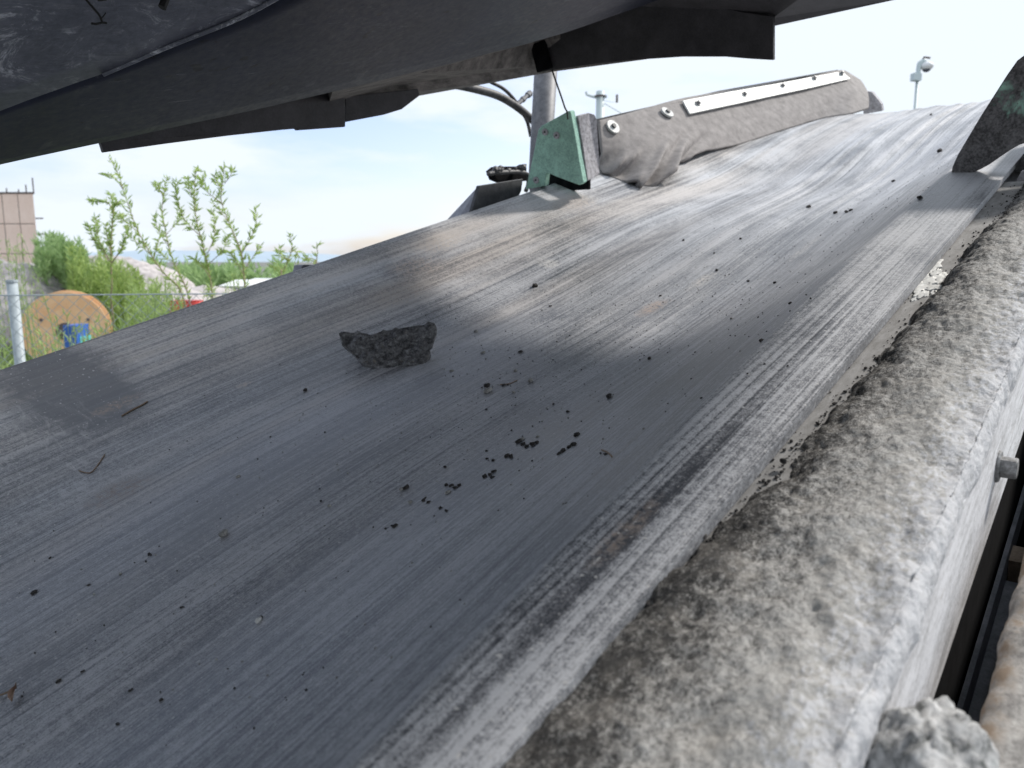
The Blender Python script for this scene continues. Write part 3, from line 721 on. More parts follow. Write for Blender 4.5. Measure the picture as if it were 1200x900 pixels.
# pebbles and crumbs on the belt: (x, y, size in px, tone, elongation)
PEB = [(557.6,388.8,5,'l'),(566,413.7,5,'g'),(610,413,6,'d'),(529,435,4,'g'),(604,435,6,'g'),(571,453,9,'d'),(571.5,459.5,11,'g'),(590,452,5,'d'),(621.6,447,8,'l'),(602,460,5,'g'),(570,480,3.5,'d'),(648.5,474,4,'d'),(665.5,483,5,'d'),(714,466,8,'d'),
(676,510.6,9,'d'),(672,522,9,'d'),(667,524.5,7,'d'),(660,529,8,'d'),(656,532,6,'d'),(608,518,8,'d'),(613,521,6,'d'),(617,524,7,'d'),(624,521.5,9,'d'),(629,519,7,'d'),(612,515,6,'l'),(630,512,4,'l'),(594,535,7,'d'),(599,536,7,'d'),(568,559,7,'d'),(574,557,7,'d'),(579,553,6,'d'),(577,560,5,'d'),(570,529,4,'d'),(570.6,538,4.5,'d'),(578,540,5,'d'),
(521.6,547.7,5,'d'),(523,569,6,'d'),(529,569.5,6,'d'),(534,572,5,'d'),(538,569,6,'d'),(525,577.5,6.5,'l'),(470,574,7,'g'),(476,572,7,'d'),(496,587,6,'d'),(502,589,5,'d'),(498,584,4,'d'),(481,589,6,'g'),(516,596,6,'d'),(523,599,5,'d'),(386,593,5,'l'),(599,568,3,'l'),(707,515,4,'g'),(704,532,4,'d'),(710,533,5,'d'),(714,502,3,'d'),(707,493,3,'d'),
(627,336,9,'d'),(801,282,4,'d'),(868,280,4,'d'),(840,317,5,'d'),(948,243,7,'d'),(979,250,6,'d'),(992,249,6,'d'),(997,247,5,'d'),(926,356,6,'d'),(877,330,4,'d'),(857,374,5,'g'),(892,400,7,'d'),(761,421,7,'d'),(774,347,4,'d'),(822,467,4,'d'),(876,438,3,'d'),(896,427,3.5,'d'),(923,429,3,'d'),(645,359,3,'d'),(837,297,3,'d'),
(1101,178,8,'d'),(1078,233,9,'d'),(1047,213,5,'d'),(801,282,3,'d'),(908,332,5,'d'),(950,350,3,'d'),(945,346,3,'d'),(1091,135,4,'d'),(358,458,7,'d'),(279,559,4.5,'g'),(262,627,14,'s'),(175,650,5,'d'),(141,673,4.5,'g'),(104,686,4,'d'),(40,695,7,'d'),(303,728,10,'s2'),(306,724,5,'d'),(189,821,6,'d'),(153,809,4.5,'d'),(69,799,6,'d'),(97,787,4,'d'),(213,712,4,'d'),(267,784,3,'d'),(138,849,5,'d'),(298,854,4,'d'),(293,817,3,'l'),(440,760,4,'l'),(459,771,4,'l'),(436,798,3,'d'),(560,705,3,'l'),(482,800,3,'l'),(460,617,5,'d'),(452,620,4,'d'),(463,617,6,'d')]
LAB = {'d': 'dark', 'g': 'dull grey', 'l': 'pale', 's': 'light grey', 's2': 'white and black'}
def where(x, y):
    side = 'upper' if y < 380 else 'middle' if y < 600 else 'lower'
    return side
ORD = 'first second third fourth fifth sixth seventh eighth ninth tenth eleventh twelfth thirteenth fourteenth fifteenth sixteenth seventeenth eighteenth nineteenth twentieth twenty-first twenty-second twenty-third twenty-fourth'.split()
def zone(x, y):
    if 590 < x < 690 and 500 < y < 540: return 'in the row of crumbs right of the belt centre'
    if 440 < x < 610 and 525 < y < 625: return 'in the loose group below the black chunk'
    if 545 < x < 730 and 380 <= y < 500: return 'right of the black asphalt chunk'
    if y < 300: return 'high up on the far end of the belt'
    if x > 730: return 'on the right half of the belt'
    if y > 620 or x < 360: return 'on the near left part of the belt'
    return 'in the middle of the belt'
keys = [(zone(x, y), LAB[t]) for x, y, s, t in PEB]
for i, (x, y, s, t) in enumerate(PEB):
    p, d = hit(x, y); r = s/FPX*d*.40
    mat = {'d': M_CLOD, 'g': M_STONE, 'l': M_STONE, 's': M_STONE, 's2': M_WHITE}[t]
    if t == 's': lab = 'largest light grey pebble, alone on the lower left of the belt'
    elif t == 's2': lab = 'small white pebble with a black tip, lone on the lower left of the belt'
    else:
        same = sorted(j for j in range(len(PEB)) if keys[j] == keys[i]); same.sort(key=lambda j: PEB[j][0]); k_ = same.index(i)
        lab = '%s crumb %s' % (LAB[t], zone(x, y)) + ('' if len(same) == 1 else ', %s from the left' % ORD[k_])
    el = random.uniform(.9, 1.7); sb = 3 if s > 8 else 2
    V_, F_ = rockmesh((0, 0, 0), (r*el, r*random.uniform(.7, 1.0), r*random.uniform(.55, .8)), sb, i*1.7, .5 if t in 'dg' else .3)
    rot = Matrix.Rotation(random.uniform(0, 6.28) if s < 6 else random.uniform(-.5, .5), 3, 'Z')
    V_ = [rot @ q + p + Vector((0, 0, r*.42)) for q in V_]
    build('pebble', V_, F_, mat, smooth=t in ('s', 's2'), label=lab, category='pebble', group='crumbs and pebbles on the belt')
# dust-size grit nobody could count
parts = []
for i in range(2600):
    u = random.uniform(.05, 3.4)**1.0; v = random.uniform(.3, 1.2)
    if random.random() < .4: u = random.gauss(1.05, .35); v = random.gauss(.72, .16)
    if u < .02 or not .27 < v < 1.3: continue
    r = min(.0014, abs(random.gauss(.0004, .0003))+.0003)
    V_, F_ = ICO[1]; parts.append(([Vector((u, v, belt_n(u, v)+r*.3))+q*r*random.uniform(.6, 1.3) for q in V_], F_))
h_ = len(parts)//2
build('fine_grit', *merge(parts[:h_]), M_CLOD, kind='stuff', label='fine dark grit sprinkled over the belt', category='grit')
build('fine_grit', *merge(parts[h_:]), M_STONE, kind='stuff', label='fine pale grit sprinkled over the belt', category='grit')
# twigs
M_TWIG = NM('dry_twig', .8).col((.28, .20, .14)).m
M_LEAFB = dusty('dry_leaf', (.22, .13, .09), (.45, .32, .25), 80)
def btw(pts, r, lab, cat='twig', mat=M_TWIG):
    return build('twig', *tube(smoothpath([H(x, y)+Vector((0, 0, r)) for x, y in pts], 4), r, 5), mat, label=lab, category=cat, group='twigs on the belt')
btw(((143, 488), (155, 481), (165, 476), (173, 471)), .0011, 'straight pale twig on the dusty left side of the belt')
btw(((93, 552), (99, 554), (107, 554), (115, 545), (123, 533)), .0007, 'thin dark curved twig near the left edge of the frame')
btw(((705, 528), (712, 531), (717, 536)), .0008, 'short dark twig right of the row of crumbs')
btw(((586, 451), (597, 450), (606, 446)), .0007, 'thin twig beside the grey crumb near the belt centre')
dl = root('dry_leaf', H(18, 817), label='curled brown dry leaf with stalk at the lower left edge of the belt', category='leaf')
p, d = hit(18, 817)
Vl = []; Fl = []
for i in range(9):
    t = i/8
    for j in range(5):
        a = (j/4-.5)*2; w_ = math.sin(math.pi*min(1, t*.9+.08))*.0055
        Vl.append(p+Vector((.009*(.5-t), -.012*(t-.5), 0))+Vector((w_*a*.8, w_*a*.5, .003+.004*abs(a)+.002*math.sin(t*5))))
for i in range(8):
    for j in range(4): a = i*5+j; Fl.append((a, a+1, a+6, a+5))
o = build('leaf_blade', Vl, Fl, M_LEAFB, dl, smooth=True); md = o.modifiers.new('thickness', 'SOLIDIFY'); md.thickness = .0006
build('stalk', *tube([H(x, y)+Vector((0, 0, .002)) for x, y in ((13, 812), (6, 815), (0, 817), (-6, 818))], .0008, 5), M_TWIG, dl)
# clods on the rail at the crust border
for (x, y, s, m_, lab) in ((757, 709, 15, M_CLOD, 'dark angular clod against the belt lip, left of a paler one'), (771, 705, 12, M_STONE, 'pale small stone beside the dark clod at the belt lip'), (822, 628, 12, M_CLOD, 'black clod at the belt lip halfway along the crust'), (918, 540, 9, M_CLOD, 'dark crumb at the upper inner border of the crust')):
    p = px(x, y, n=-.284); r = s/FPX*p.dot(Vector((fwd.dot(bu), fwd.dot(bv), fwd.dot(bn))))*.5
    build('clod', *rockmesh(p, (r, r*.9, r*.8), 2, s, .45), m_, label=lab, category='clod', group='clods by the belt lip')
p = px(1083, 339, n=-.2895)
parts = [rockmesh(p+Vector((random.gauss(0, .045), random.gauss(0, .008), 0)), (random.uniform(.010, .026), random.uniform(.004, .008), .0007), 3, i, .9) for i in range(12)]
build('lime_splash', *merge(parts), M_WHITE, smooth=True, kind='stuff', label='white splash of dried lime on the pale strip beside the crust', category='lime splash')

# ------------------------------------------------------------------ yard behind: ground, hill, building, fence, reel, heaps, plants
M_GROUND = dusty('yard_ground', (.13, .135, .125), (.22, .22, .21), .6, .4, .6, .95, .2, .02, fine=6)
build('ground', *box((-1500, -1500, -.4), (1500, 1500, 0)), M_GROUND, M=I4, origin=(0, 0, 0), kind='structure')
M_HILL = dusty('far_hill', (.33, .41, .50), (.38, .46, .53), .02, rough=1, fine=.2)  # pale blue puts the distance haze into the colour
V = []; F = []
for i in range(61):
    az = AZ + R(45) - R(90)*i/60; r = 900
    h = 2.1 + 5 + 9*max(0, fbm(Vector((i*.13, 2, 0)), 3)) + 7*math.exp(-((i-17)/4)**2)
    V += [(r*math.cos(az), r*math.sin(az), -2), ((r+150)*math.cos(az), (r+150)*math.sin(az), h), ((r+600)*math.cos(az), (r+600)*math.sin(az), h*.4)]
for i in range(60):
    a = i*3; F += [(a, a+3, a+4, a+1), (a+1, a+4, a+5, a+2)]
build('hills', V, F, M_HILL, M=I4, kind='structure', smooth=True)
# pink building
M_PINK = dusty('pink_render', (.80, .62, .53), (.88, .71, .62), .8, .4, .6, .9, .1, .01, fine=8)
M_PDK = NM('roof_edge', .8).col((.12, .10, .10)).m
bt = 70.0
bl_, br_ = wpt(-70, 250, bt), wpt(41, 250, bt); topz = wpt(20, 227, bt).z
ax_ = (br_-bl_); ax_.z = 0; ln = ax_.length; ax_.normalize(); dp = Vector((-ax_.y, ax_.x, 0))
if dp.dot(fwd) < 0: dp = -dp
dp = (Matrix.Rotation(R(3), 3, 'Z') @ Vector((br_.x, br_.y, 0))).normalized()
def wbox(o_, a, b, c, sa, sb, sc):   # box from origin along three axes
    o_ = Vector(o_); v = [o_+a*(i*sa)+b*(j*sb)+c*(k*sc) for i in (0, 1) for j in (0, 1) for k in (0, 1)]
    return v, [(0,1,3,2), (4,6,7,5), (0,4,5,1), (2,3,7,6), (0,2,6,4), (1,5,7,3)]
Z = Vector((0, 0, 1)); o0 = Vector((bl_.x, bl_.y, 0))
bd = root('building', o0, I4, label='pink rendered flat-roofed tall building with aerials at the far left', category='building')
npan = 6
for i in range(npan):
    for j in range(3):
        build('wall_panel', *wbox(o0+ax_*(ln*i/npan+.03)+Z*(topz*j/3+.03), ax_, dp, Z, ln/npan-.06, 8, topz/3-.06), M_PINK, bd, origin=None, M=I4)
build('core_wall', *wbox(o0+ax_*.1+dp*.1, ax_, dp, Z, ln-.2, 7.8, topz-.1), M_PDK, bd)
build('roof_edge', *wbox(o0-ax_*.1-dp*.1+Z*topz, ax_, dp, Z, ln+.2, 8.2, .12), M_PDK, bd)
for (x, h) in ((8, .5), (31, .8), (39.5, 1.4), (22, .4)):
    q = wpt(x, 225, bt); build('aerial', *tube([(q.x, q.y, topz), (q.x, q.y, topz+h)], .06, 5), M_PDK, bd)
for zz in (2.2, 3.6, 4.4):
    build('bracket_arm', *tube([o0+ax_*ln+Z*(topz-zz), o0+ax_*(ln+.7)+Z*(topz-zz)], .06, 5), M_PDK, bd)
# chain link fence
M_GALV = dusty('galvanised_steel', (.30, .35, .38), (.46, .52, .56), 30, rough=.5)
ft_ = 3.7; f0 = wpt(14, 331, ft_); fdir = rgt.copy(); fdir = (fdir*1 + Vector((fwd.x, fwd.y, 0)).normalized()*.18).normalized()
fence = root('chain_link_fence', (f0.x, f0.y, 0), I4, label='galvanised chain link fence in front of the bushes', category='fence')
for k in (-1, 0, 1, 2):
    q = Vector((f0.x, f0.y, 0))+fdir*(k*2.6)
    ps = build('post', *tube([q, q+Z*(f0.z)], .024, 14), M_GALV, fence, smooth=True)
    build('post_cap', *tube([q+Z*f0.z, q+Z*(f0.z+.012)], .0265, 14), M_GALV, ps)
parts = []; zt = f0.z-.06; step = .066; nl = Vector((0, 0, 0))
Lf = 7.8; base = Vector((f0.x, f0.y, 0)) - fdir*2.6 - Vector((fwd.x, fwd.y, 0)).normalized()*.03
zb = .2
for d_ in (1, -1):
    k = -int((zt)/step)-2
    while k*step < Lf+2:
        s0 = k*step; a = (s0, zb) if d_ == 1 else (s0+(zt-zb), zb); b = (s0+(zt-zb), zt) if d_ == 1 else (s0, zt)
        # clip to the fence's length
        def cl_(p, q):
            (x0, z0), (x1, z1) = p, q
            if max(x0, x1) < 0 or min(x0, x1) > Lf: return None
            def at(x): return z0+(z1-z0)*(x-x0)/(x1-x0)
            if x0 < 0: z0n = at(0); x0, z0 = 0, z0n
            if x1 < 0: z1n = at(0); x1, z1 = 0, z1n
            if x0 > Lf: x0, z0 = Lf, at(Lf)
            if x1 > Lf: x1, z1 = Lf, at(Lf)
            return (x0, z0), (x1, z1)
        r_ = cl_(a, b)
        if r_:
            (x0, z0), (x1, z1) = r_
            if abs(x1-x0) > .01: parts.append(tube([base+fdir*x0+Z*z0, base+fdir*x1+Z*z1], .0013, 3, False))
        k += 1
build('wire_mesh', *merge(parts), M_GALV, fence, kind='stuff')
build('tension_wire', *tube([base+Z*zt, base+fdir*Lf+Z*zt], .0035, 6), M_GALV, fence)
# cable reels
M_REEL = dusty('orange_plywood', (.80, .46, .24), (.88, .60, .36), 3, .4, .6, .7, .2, .004, fine=30)
M_BLUE = NM('blue_plastic', .4).col((.03, .12, .45)).m; M_TEAL = NM('teal_plastic', .4).col((.10, .45, .45)).m
def reel(x, y, t, rad, yaw, lab, wid=.8, holes=True):
    c = wpt(x, y, t); c.z = max(c.z, rad) if c.z < rad else c.z
    ax = (Matrix.Rotation(yaw, 3, 'Z') @ Vector((fwd.x, fwd.y, 0))).normalized()
    rt = root('cable_reel', (c.x, c.y, 0), I4, label=lab, category='cable reel', group='wooden cable reels in the yard')
    for s in (-1, 1):
        fl = build('flange', *tube([c+ax*(s*wid/2), c+ax*(s*(wid/2+.05))], rad, 40), M_REEL, rt)
        for k in range(3):
            a = 2.1*k+.5; sd_ = ax.cross(Z); q = c+ax*(s*(wid/2+(.05 if s > 0 else -0)))+(sd_*math.cos(a)+Z*math.sin(a))*rad*.6
            q = c+ax*(s*(wid/2+.05))+(sd_*math.cos(a)+Z*math.sin(a))*rad*.6
            build('bolt', *tube([q-ax*.03, q+ax*.03], .03, 8), M_PDK, fl)
    build('core', *tube([c-ax*wid/2, c+ax*wid/2], rad*.5, 28), M_REEL, rt)
    build('hub_plate', *tube([c-ax*(wid/2+.07), c-ax*(wid/2+.045)], rad*.22, 20), M_PDK, rt)
reel(80, 386, 15.0, .74, R(24), 'large orange wooden cable reel lying half hidden behind the fence')
reel(121, 372, 19.5, .55, R(-15), 'smaller orange reel further back among the shrubs')
c = wpt(74, 385, 13.2)
bx_ = build('crate', *wbox((c.x, c.y, 0), Vector((rgt.x, rgt.y, 0)), Vector((fwd.x, fwd.y, 0)).normalized(), Z, .22, .4, 1.0), M_BLUE, M=I4, label='narrow blue plastic container standing before the orange reel', category='container')
c = wpt(80, 393, 13.3); build('crate', *wbox((c.x, c.y, 0), Vector((rgt.x, rgt.y, 0)), Vector((fwd.x, fwd.y, 0)).normalized(), Z, .2, .35, .8), M_TEAL, M=I4, label='teal plastic container right beside the blue one', category='container')
# heaps
M_HEAP = dusty('grey_gravel', (.18, .17, .18), (.42, .40, .40), 4, .4, .62, .95, .8, .03, fine=25)
M_HEAP2 = dusty('pale_gravel', (.34, .31, .31), (.58, .54, .53), 3, .4, .62, .95, .8, .03, fine=25)
def heap(x, t, rx, ry, h, mat, lab, seed):
    c = wpt(x, 330, t); V = []; F = []; n_ = 48; m_ = 22
    for i in range(m_+1):
        for k in range(n_):
            a = 2*math.pi*k/n_; s = i/m_; q = Vector((math.cos(a)*s*rx, math.sin(a)*s*ry, 0))
            q = rgt*q.x + Vector((fwd.x, fwd.y, 0)).normalized()*q.y
            z = h*math.sqrt(max(0, 1-s*s)) + .12*h*fbm(Vector((q.x*1.2+seed, q.y*1.2, seed)), 4)*(1-s*.6) + .03*noise.noise(q*9)
            V.append(Vector((c.x, c.y, 0))+q+Z*max(z, -.05) if i < m_ else Vector((c.x, c.y, -.05))+q)
    for i in range(m_):
        for k in range(n_): F.append((i*n_+k, (i+1)*n_+k, (i+1)*n_+(k+1) % n_, i*n_+(k+1) % n_))
    build('gravel_heap', V, F, mat, M=I4, smooth=True, kind='stuff', label=lab, category='gravel heap')
heap(2, 17.5, 1.95, 2, 2.1, M_HEAP, 'rounded dark grey heap at the far left behind the fence post', 1)
heap(178, 30, 2.6, 2, 1.15, M_HEAP2, 'pale grey heap behind the saplings', 2)
heap(235, 34, 2.9, 2, .95, M_HEAP2, 'low pale heap in front of the grey shed', 3)
heap(110, 45, 6, 3, 2.3, M_HEAP2, 'broad heap far behind the willow bushes', 4)
# shed, tent roofs, red barrels
M_SHED = NM('shed_slate', .7).col((.09, .10, .13)).m; M_TENT = NM('white_sheeting', .6).col((.75, .76, .78)).m; M_RED = NM('red_plastic', .45).col((.62, .06, .05)).m
FH = Vector((fwd.x, fwd.y, 0)).normalized()
def shed(x0, x1, ytop, t, mat_w, mat_r, lab, name='shed', cat='shed'):
    a, b = wpt(x0, 330, t), wpt(x1, 330, t); h = wpt(x0, ytop, t).z; wd = (b-a).length; o_ = Vector((a.x, a.y, 0)); hw = h*.72
    rt = root(name, o_, I4, label=lab, category=cat)
    build('wall', *wbox(o_, rgt, FH, Z, wd, 5, hw), mat_w, rt)
    rf = prism([o_-rgt*.2-FH*.3+Z*(hw+.003), o_-rgt*.2+FH*2.5+Z*h, o_-rgt*.2+FH*5.3+Z*(hw+.003)], rgt*(wd+.4)); build('roof', *rf, mat_r, rt)
    build('door', *wbox(o_+rgt*(wd*.6)-FH*.03, rgt, FH, Z, wd*.25, .02, hw*.8), M_SHED, rt)
shed(196, 212, 323, 60, M_TENT, M_SHED, 'small far shed with a dark slate roof')
shed(262, 284, 329, 42, M_TENT, M_TENT, 'white tent-like hall with a pale roof, left one')
shed(287, 303, 327, 48, M_TENT, M_TENT, 'white tent-like hall with a pale roof, right one by the belt')
for (x, dy) in ((211, 0), (220, 1), (229, 0)):
    q = wpt(x, 360, 22); h = wpt(x, 353+dy, 22).z; o_ = Vector((q.x, q.y, 0))
    rt = root('barrel', o_, I4, label='red plastic barrel behind the belt edge, %s of three' % ('leftmost', 'middle', 'rightmost')[(x-211)//9], category='barrel', group='red barrels in the yard')
    build('drum_body', *tube([o_, o_+Z*.05, o_+Z*h*.33, o_+Z*(h*.35), o_+Z*(h*.37), o_+Z*h*.66, o_+Z*h*.68, o_+Z*h*.7, o_+Z*(h*.95), o_+Z*h], [.24, .26, .26, .28, .26, .26, .28, .26, .26, .22], 18), M_RED, rt, smooth=True)
    build('lid', *tube([o_+Z*h, o_+Z*(h+.03)], .23, 18), M_RED, rt)
# utility pole and camera mast
M_POLE = NM('pale_painted_steel', .5).col((.50, .58, .60)).m
def at_depth(x, y, t): return wpt(x, y, t)
t = 14.0; q = at_depth(703.5, 107, t); g = Vector((q.x, q.y, 0))
up_ = root('utility_pole', g, I4, label='pale grey pole with cross arm and wires behind the left skirt', category='pole')
build('pole_shaft', *tube([g, Vector((q.x, q.y, q.z))], [.09, .075], 16), M_POLE, up_, smooth=True)
build('pole_cap', *tube([q-Z*.10, q-Z*.075], .11, 14), M_PDK, up_)
build('cross_arm', *tube([at_depth(687, 108, t), at_depth(687.5, 111, t), at_depth(697, 114, t), at_depth(711, 113, t)], [.025, .02, .022, .03], 8), M_POLE, up_)
build('insulator', *tube([at_depth(723, 111, t), at_depth(723, 120, t)], .02, 8), M_PDK, up_)
build('stay_wire', *tube([at_depth(708, 121, t), at_depth(732, 135, t)], .008, 5), M_POLE, up_)
build('stay_wire', *tube([at_depth(723, 120, t), at_depth(706, 118, t)], .003, 4), M_POLE, up_)
t = 16.0; q = at_depth(1075, 94, t); g = Vector((q.x, q.y, 0))
cm = root('camera_mast', g, I4, label='slim mast with a white dome camera beyond the belt crest', category='mast')
build('mast_tube', *tube([g, q], [.05, .03], 12), M_POLE, cm, smooth=True)
build('junction_box', *prism([at_depth(x, y, t-.1) for x, y in ((1071.5, 85), (1080.5, 86), (1080, 94), (1071, 93.5))], FH*.16), M_POLE, cm)
build('arm', *tube(smoothpath([at_depth(1076, 88, t), at_depth(1076.5, 80, t), at_depth(1078, 74, t), at_depth(1084, 71, t)], 4), .045, 10), M_POLE, cm, smooth=True)
c = at_depth(1086, 77.5, t)
dm = build('dome_housing', *rockmesh(c, (.13, .13, .085), 3, 0, 0), M_TENT, cm, M=I4, smooth=True)
build('camera_globe', *rockmesh(c-Z*.045, (.085, .085, .075), 3, 0, 0), M_SHED, dm, smooth=True)
build('mount_bracket', *tube([at_depth(1081, 70.5, t), at_depth(1083, 67, t), at_depth(1090, 68, t)], .02, 6), M_PDK, cm)

# plants
def leaf_mat(name, c0, c1):
    m = NM(name, .55, .3); f = m.noise((1, 1, 1), 9, 3, .6)
    col = m.mix(m.ramp(f, [(.35, 0.), (.65, 1.)]), c0, c1); m.col(col)
    tr = m.n('ShaderNodeBsdfTranslucent'); m.l(col, tr.inputs[0]); ms = m.n('ShaderNodeMixShader'); ms.inputs[0].default_value = .45
    m.l(m.b.outputs[0], ms.inputs[1]); m.l(tr.outputs[0], ms.inputs[2]); m.l(ms.outputs[0], m.t.nodes['Material Output'].inputs[0]); return m.m
M_LEAF = leaf_mat('willow_leaf', (.30, .42, .12), (.50, .62, .24)); M_LEAF2 = leaf_mat('young_leaf', (.30, .44, .12), (.50, .62, .26)); M_LEAF3 = leaf_mat('bluish_leaf', (.26, .40, .17), (.44, .58, .28))
M_STEM = NM('sapling_bark', .8).col((.26, .22, .13)).m; M_GSTEM = NM('green_shoot', .7).col((.22, .30, .12)).m
def leaf(V, F, p, d, ln_, wd):
    d = d.normalized(); s = d.cross(Vector((random.gauss(0, 1), random.gauss(0, 1), random.gauss(0, .6)))).normalized()
    nrm = d.cross(s); k = len(V); mid = p+d*ln_*.45+nrm*wd*.25; tip = p+d*ln_+nrm*(-ln_*.15)
    V += [p, mid+s*wd*.5, tip, mid-s*wd*.5]; F += [(k, k+1, k+2), (k, k+2, k+3)]
def shoot_leaves(V, F, path, dens, ln_, wd, spread=.8):
    for i in range(len(path)-1):
        a, b = path[i], path[i+1]; t = (b-a); n_ = max(1, int(t.length*dens)); tn = t.normalized()
        for k in range(n_):
            p = a.lerp(b, random.random()); sd_ = Vector((random.gauss(0, 1), random.gauss(0, 1), random.gauss(0, .5))).normalized()
            leaf(V, F, p, tn*.8+sd_*spread, ln_*random.uniform(.6, 1.2), wd*random.uniform(.7, 1.2))
def sapling(main, t, sides, dens, ln_, lab, mat=M_LEAF, r0=.007, bare=.15, name='sapling', grp='young saplings behind the belt'):
    dens *= 1.5; ln_ *= 1.2
    P = [wpt(x, y, t+random.uniform(-.05, .05)) for x, y in main]
    gnd = Vector((P[0].x+.05, P[0].y, 0)); P = [gnd, gnd.lerp(P[0], .6)+Vector((.02, .02, 0))] + P; P = smoothpath(P, 4)
    rt = root(name, gnd, I4, label=lab, category='sapling', group=grp); st = [tube(P, [r0*(1-.8*i/len(P)) for i in range(len(P))], 6)]
    LV, LF = [], []; shoot_leaves(LV, LF, P[8:], dens, ln_, ln_*.24)
    for sd_ in sides:
        q = smoothpath([wpt(x, y, t+random.uniform(-.12, .12)) for x, y in sd_], 4); st.append(tube(q, [r0*.45*(1-.6*i/len(q)) for i in range(len(q))], 5)); shoot_leaves(LV, LF, q[2:], dens, ln_, ln_*.24)
    build('stem', *merge(st), M_STEM, rt, smooth=True); build('foliage', LV, LF, mat, rt, kind='stuff')
sapling([(216, 352), (192, 320), (178, 300), (160, 267), (147, 230), (138, 203), (127, 184)], 6.0, [((163, 273), (150, 262), (138, 252), (128, 245)), ((178, 300), (165, 288), (150, 275)), ((144, 222), (136, 210), (124, 203)), ((180, 303), (184, 290), (187, 278))], 62, .055, 'tall leaning sapling with feathery top, leftmost of the thin ones')
sapling([(250, 360), (247, 330), (241, 300), (233, 270), (228, 240), (229, 205), (233, 200)], 5.6, [((242, 300), (250, 280), (252, 262), (249, 247)), ((236, 278), (220, 262), (212, 248), (206, 222), (209, 212)), ((229, 240), (222, 222), (219, 208)), ((244, 310), (262, 292), (266, 275)), ((246, 325), (236, 310), (226, 302)), ((230, 225), (238, 214), (242, 205))], 115, .050, 'dense bushy sapling in the middle of the group')
sapling([(222, 352), (208, 318), (200, 297), (194, 270), (190, 245), (193, 220), (196, 208)], 6.3, [((198, 290), (186, 270), (180, 252)), ((195, 275), (206, 262), (212, 252)), ((204, 310), (192, 300), (184, 290)), ((192, 230), (186, 222), (184, 215))], 95, .050, 'slender sapling left of the dense one')
sapling([(288, 352), (286, 325), (283, 297), (273, 272), (266, 255), (259, 233), (262, 205), (262, 196)], 5.4, [((283, 298), (293, 280), (300, 262), (300, 245)), ((268, 260), (256, 245), (248, 235)), ((261, 225), (254, 214), (250, 205)), ((263, 215), (270, 206), (273, 198)), ((285, 318), (296, 302), (304, 288)), ((286, 322), (276, 305), (270, 295)), ((262, 240), (240, 222), (236, 208))], 85, .052, 'sapling with a forked crown, right of the dense one')
sapling([(330, 330), (332, 318), (338, 304), (342, 290), (340, 275)], 5.2, [((338, 304), (330, 300), (326, 292)), ((341, 292), (348, 296), (350, 304)), ((333, 316), (324, 314), (320, 312))], 85, .045, 'short sprig rising just above the belt edge')
sapling([(372, 325), (371, 308), (372, 296), (371, 288)], 5.2, [((371, 308), (362, 304), (355, 303)), ((371, 305), (366, 303), (358, 302))], 60, .045, 'tiny sprig beside the dark bracket corner')
# candelabra shoots
sapling([(131, 360), (131, 335), (130, 300), (131, 270), (133, 240), (130, 228)], 5.8, [((130, 310), (118, 292), (109, 278), (102, 263)), ((130, 308), (120, 290), (114, 275), (112, 255)), ((131, 308), (142, 292), (147, 278), (149, 265)), ((131, 300), (126, 280), (124, 262)), ((133, 245), (124, 236), (113, 236), (106, 234)), ((133, 243), (138, 237), (143, 240))], 190, .040, 'upright young pine-like shoot with raised side branches', M_LEAF2, .010)
def bush(x0, x1, ytop, t0, t1, n_, lab, mat, ln_=.075, shoots=60, ybase=None):
    c = wpt((x0+x1)/2, 330, (t0+t1)/2); rt = root('willow_bush', (c.x, c.y, 0), I4, label=lab, category='bush', group='bushes behind the fence'); LV, LF = [], []; st = []
    for k in range(shoots):
        x = random.uniform(x0, x1); t = random.uniform(t0, t1); yt = ytop(x)+random.uniform(0, 45)
        tp_ = wpt(x, yt, t); b0 = Vector((tp_.x+random.gauss(0, .15), tp_.y+random.gauss(0, .15), 0)); mid = b0.lerp(tp_, .5)+Vector((random.gauss(0, .06), random.gauss(0, .06), 0))
        P = smoothpath([b0, mid, tp_], 5); st.append(tube(P, [.008*(1-.8*i/len(P)) for i in range(len(P))], 4)); shoot_leaves(LV, LF, P[2:], n_, ln_, ln_*.2, .7)
    build('stem', *merge(st), M_GSTEM, rt); build('foliage', LV, LF, mat, rt, kind='stuff')
bush(42, 100, lambda x: 272+abs(x-62)*.35, 17, 20, 42, 'tall feathery willow bush beside the pink building', M_LEAF3, .19, 150)
bush(80, 165, lambda x: 285+(x-85)*.35, 16, 18.5, 42, 'lower green willow bush behind the upright shoot', M_LEAF, .18, 150)
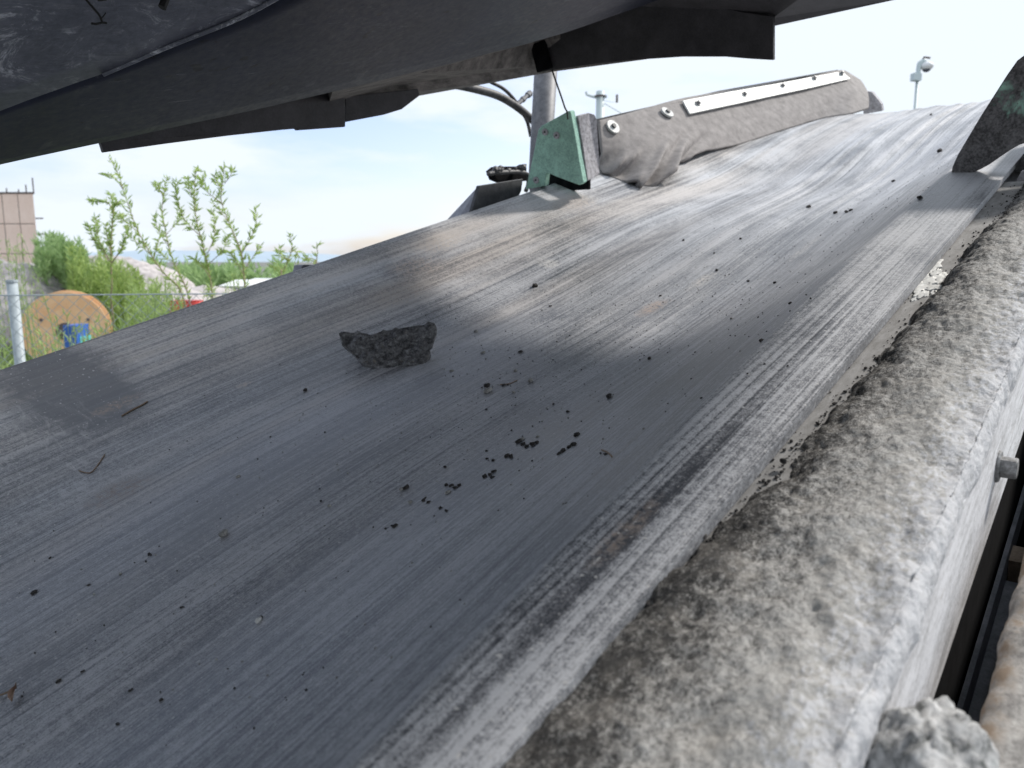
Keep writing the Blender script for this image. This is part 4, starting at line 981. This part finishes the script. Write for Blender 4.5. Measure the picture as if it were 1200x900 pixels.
bush(-25, 42, lambda x: 270+abs(x-15)*.5, 10, 11, 14, 'thin leafy twigs growing before the pink building', M_LEAF2, .08, 26)
bush(150, 215, lambda x: 318+abs(x-185)*.2, 7, 8, 55, 'light green undergrowth below the saplings', M_LEAF2, .06, 40)
bush(225, 285, lambda x: 320, 7, 8, 42, 'low leafy undergrowth close to the belt edge', M_LEAF, .05, 22)
bush(-20, 60, lambda x: 385, 4.2, 6, 30, 'bright weeds at the foot of the fence post', M_LEAF2, .06, 30)
bush(60, 190, lambda x: 368 - 30*sm(120, 190, x), 4.8, 6.6, 24, 'tangle of weeds behind the chain link mesh', M_LEAF2, .06, 70)
bush(120, 345, lambda x: 311+5*math.sin(x*.13), 50, 62, 6, 'low hazy far hedge on the horizon behind the saplings', M_LEAF3, 1.0, 420)
bush(105, 200, lambda x: 312+abs(x-120)*.25, 20, 24, 32, 'pale bushy mass between the willow bush and the heaps', M_LEAF2, .2, 90)
# grass
parts = []; GV, GF = [], []
for i in range(26000):
    x = random.uniform(-60, 330); t = 4.2+random.random()**1.6*22; q = wpt(x, 330, t); b0 = Vector((q.x, q.y, 0)); h = random.uniform(.12, .45); w_ = .006+.0012*t
    d = Vector((random.gauss(0, .25), random.gauss(0, .25), 1)); s = Vector((random.gauss(0, 1), random.gauss(0, 1), 0)).normalized()*w_; k = len(GV)
    GV += [b0-s, b0+s, b0+d*h]; GF.append((k, k+1, k+2))
M_GRASS = leaf_mat('grass_blade', (.12, .19, .06), (.22, .30, .11))
build('grass', GV, GF, M_GRASS, M=I4, kind='stuff', label='long bright grass on the yard behind the fence', category='grass')
# legs so that the machine stands on the ground
for (u, v) in ((.2, 1.5), (1.95, 1.6)):
    q = B @ Vector((u, v, -.75)); o_ = Vector((q.x, q.y, 0))
    build('machine_leg', *wbox(o_-Vector((.04, .04, 0)), Vector((1, 0, 0)), Vector((0, 1, 0)), Z, .08, .08, q.z+.05), M_DGREY, M=I4, label='dark square steel leg under the %s end of the conveyor' % ('near' if u < 1 else 'far'), category='steel leg')
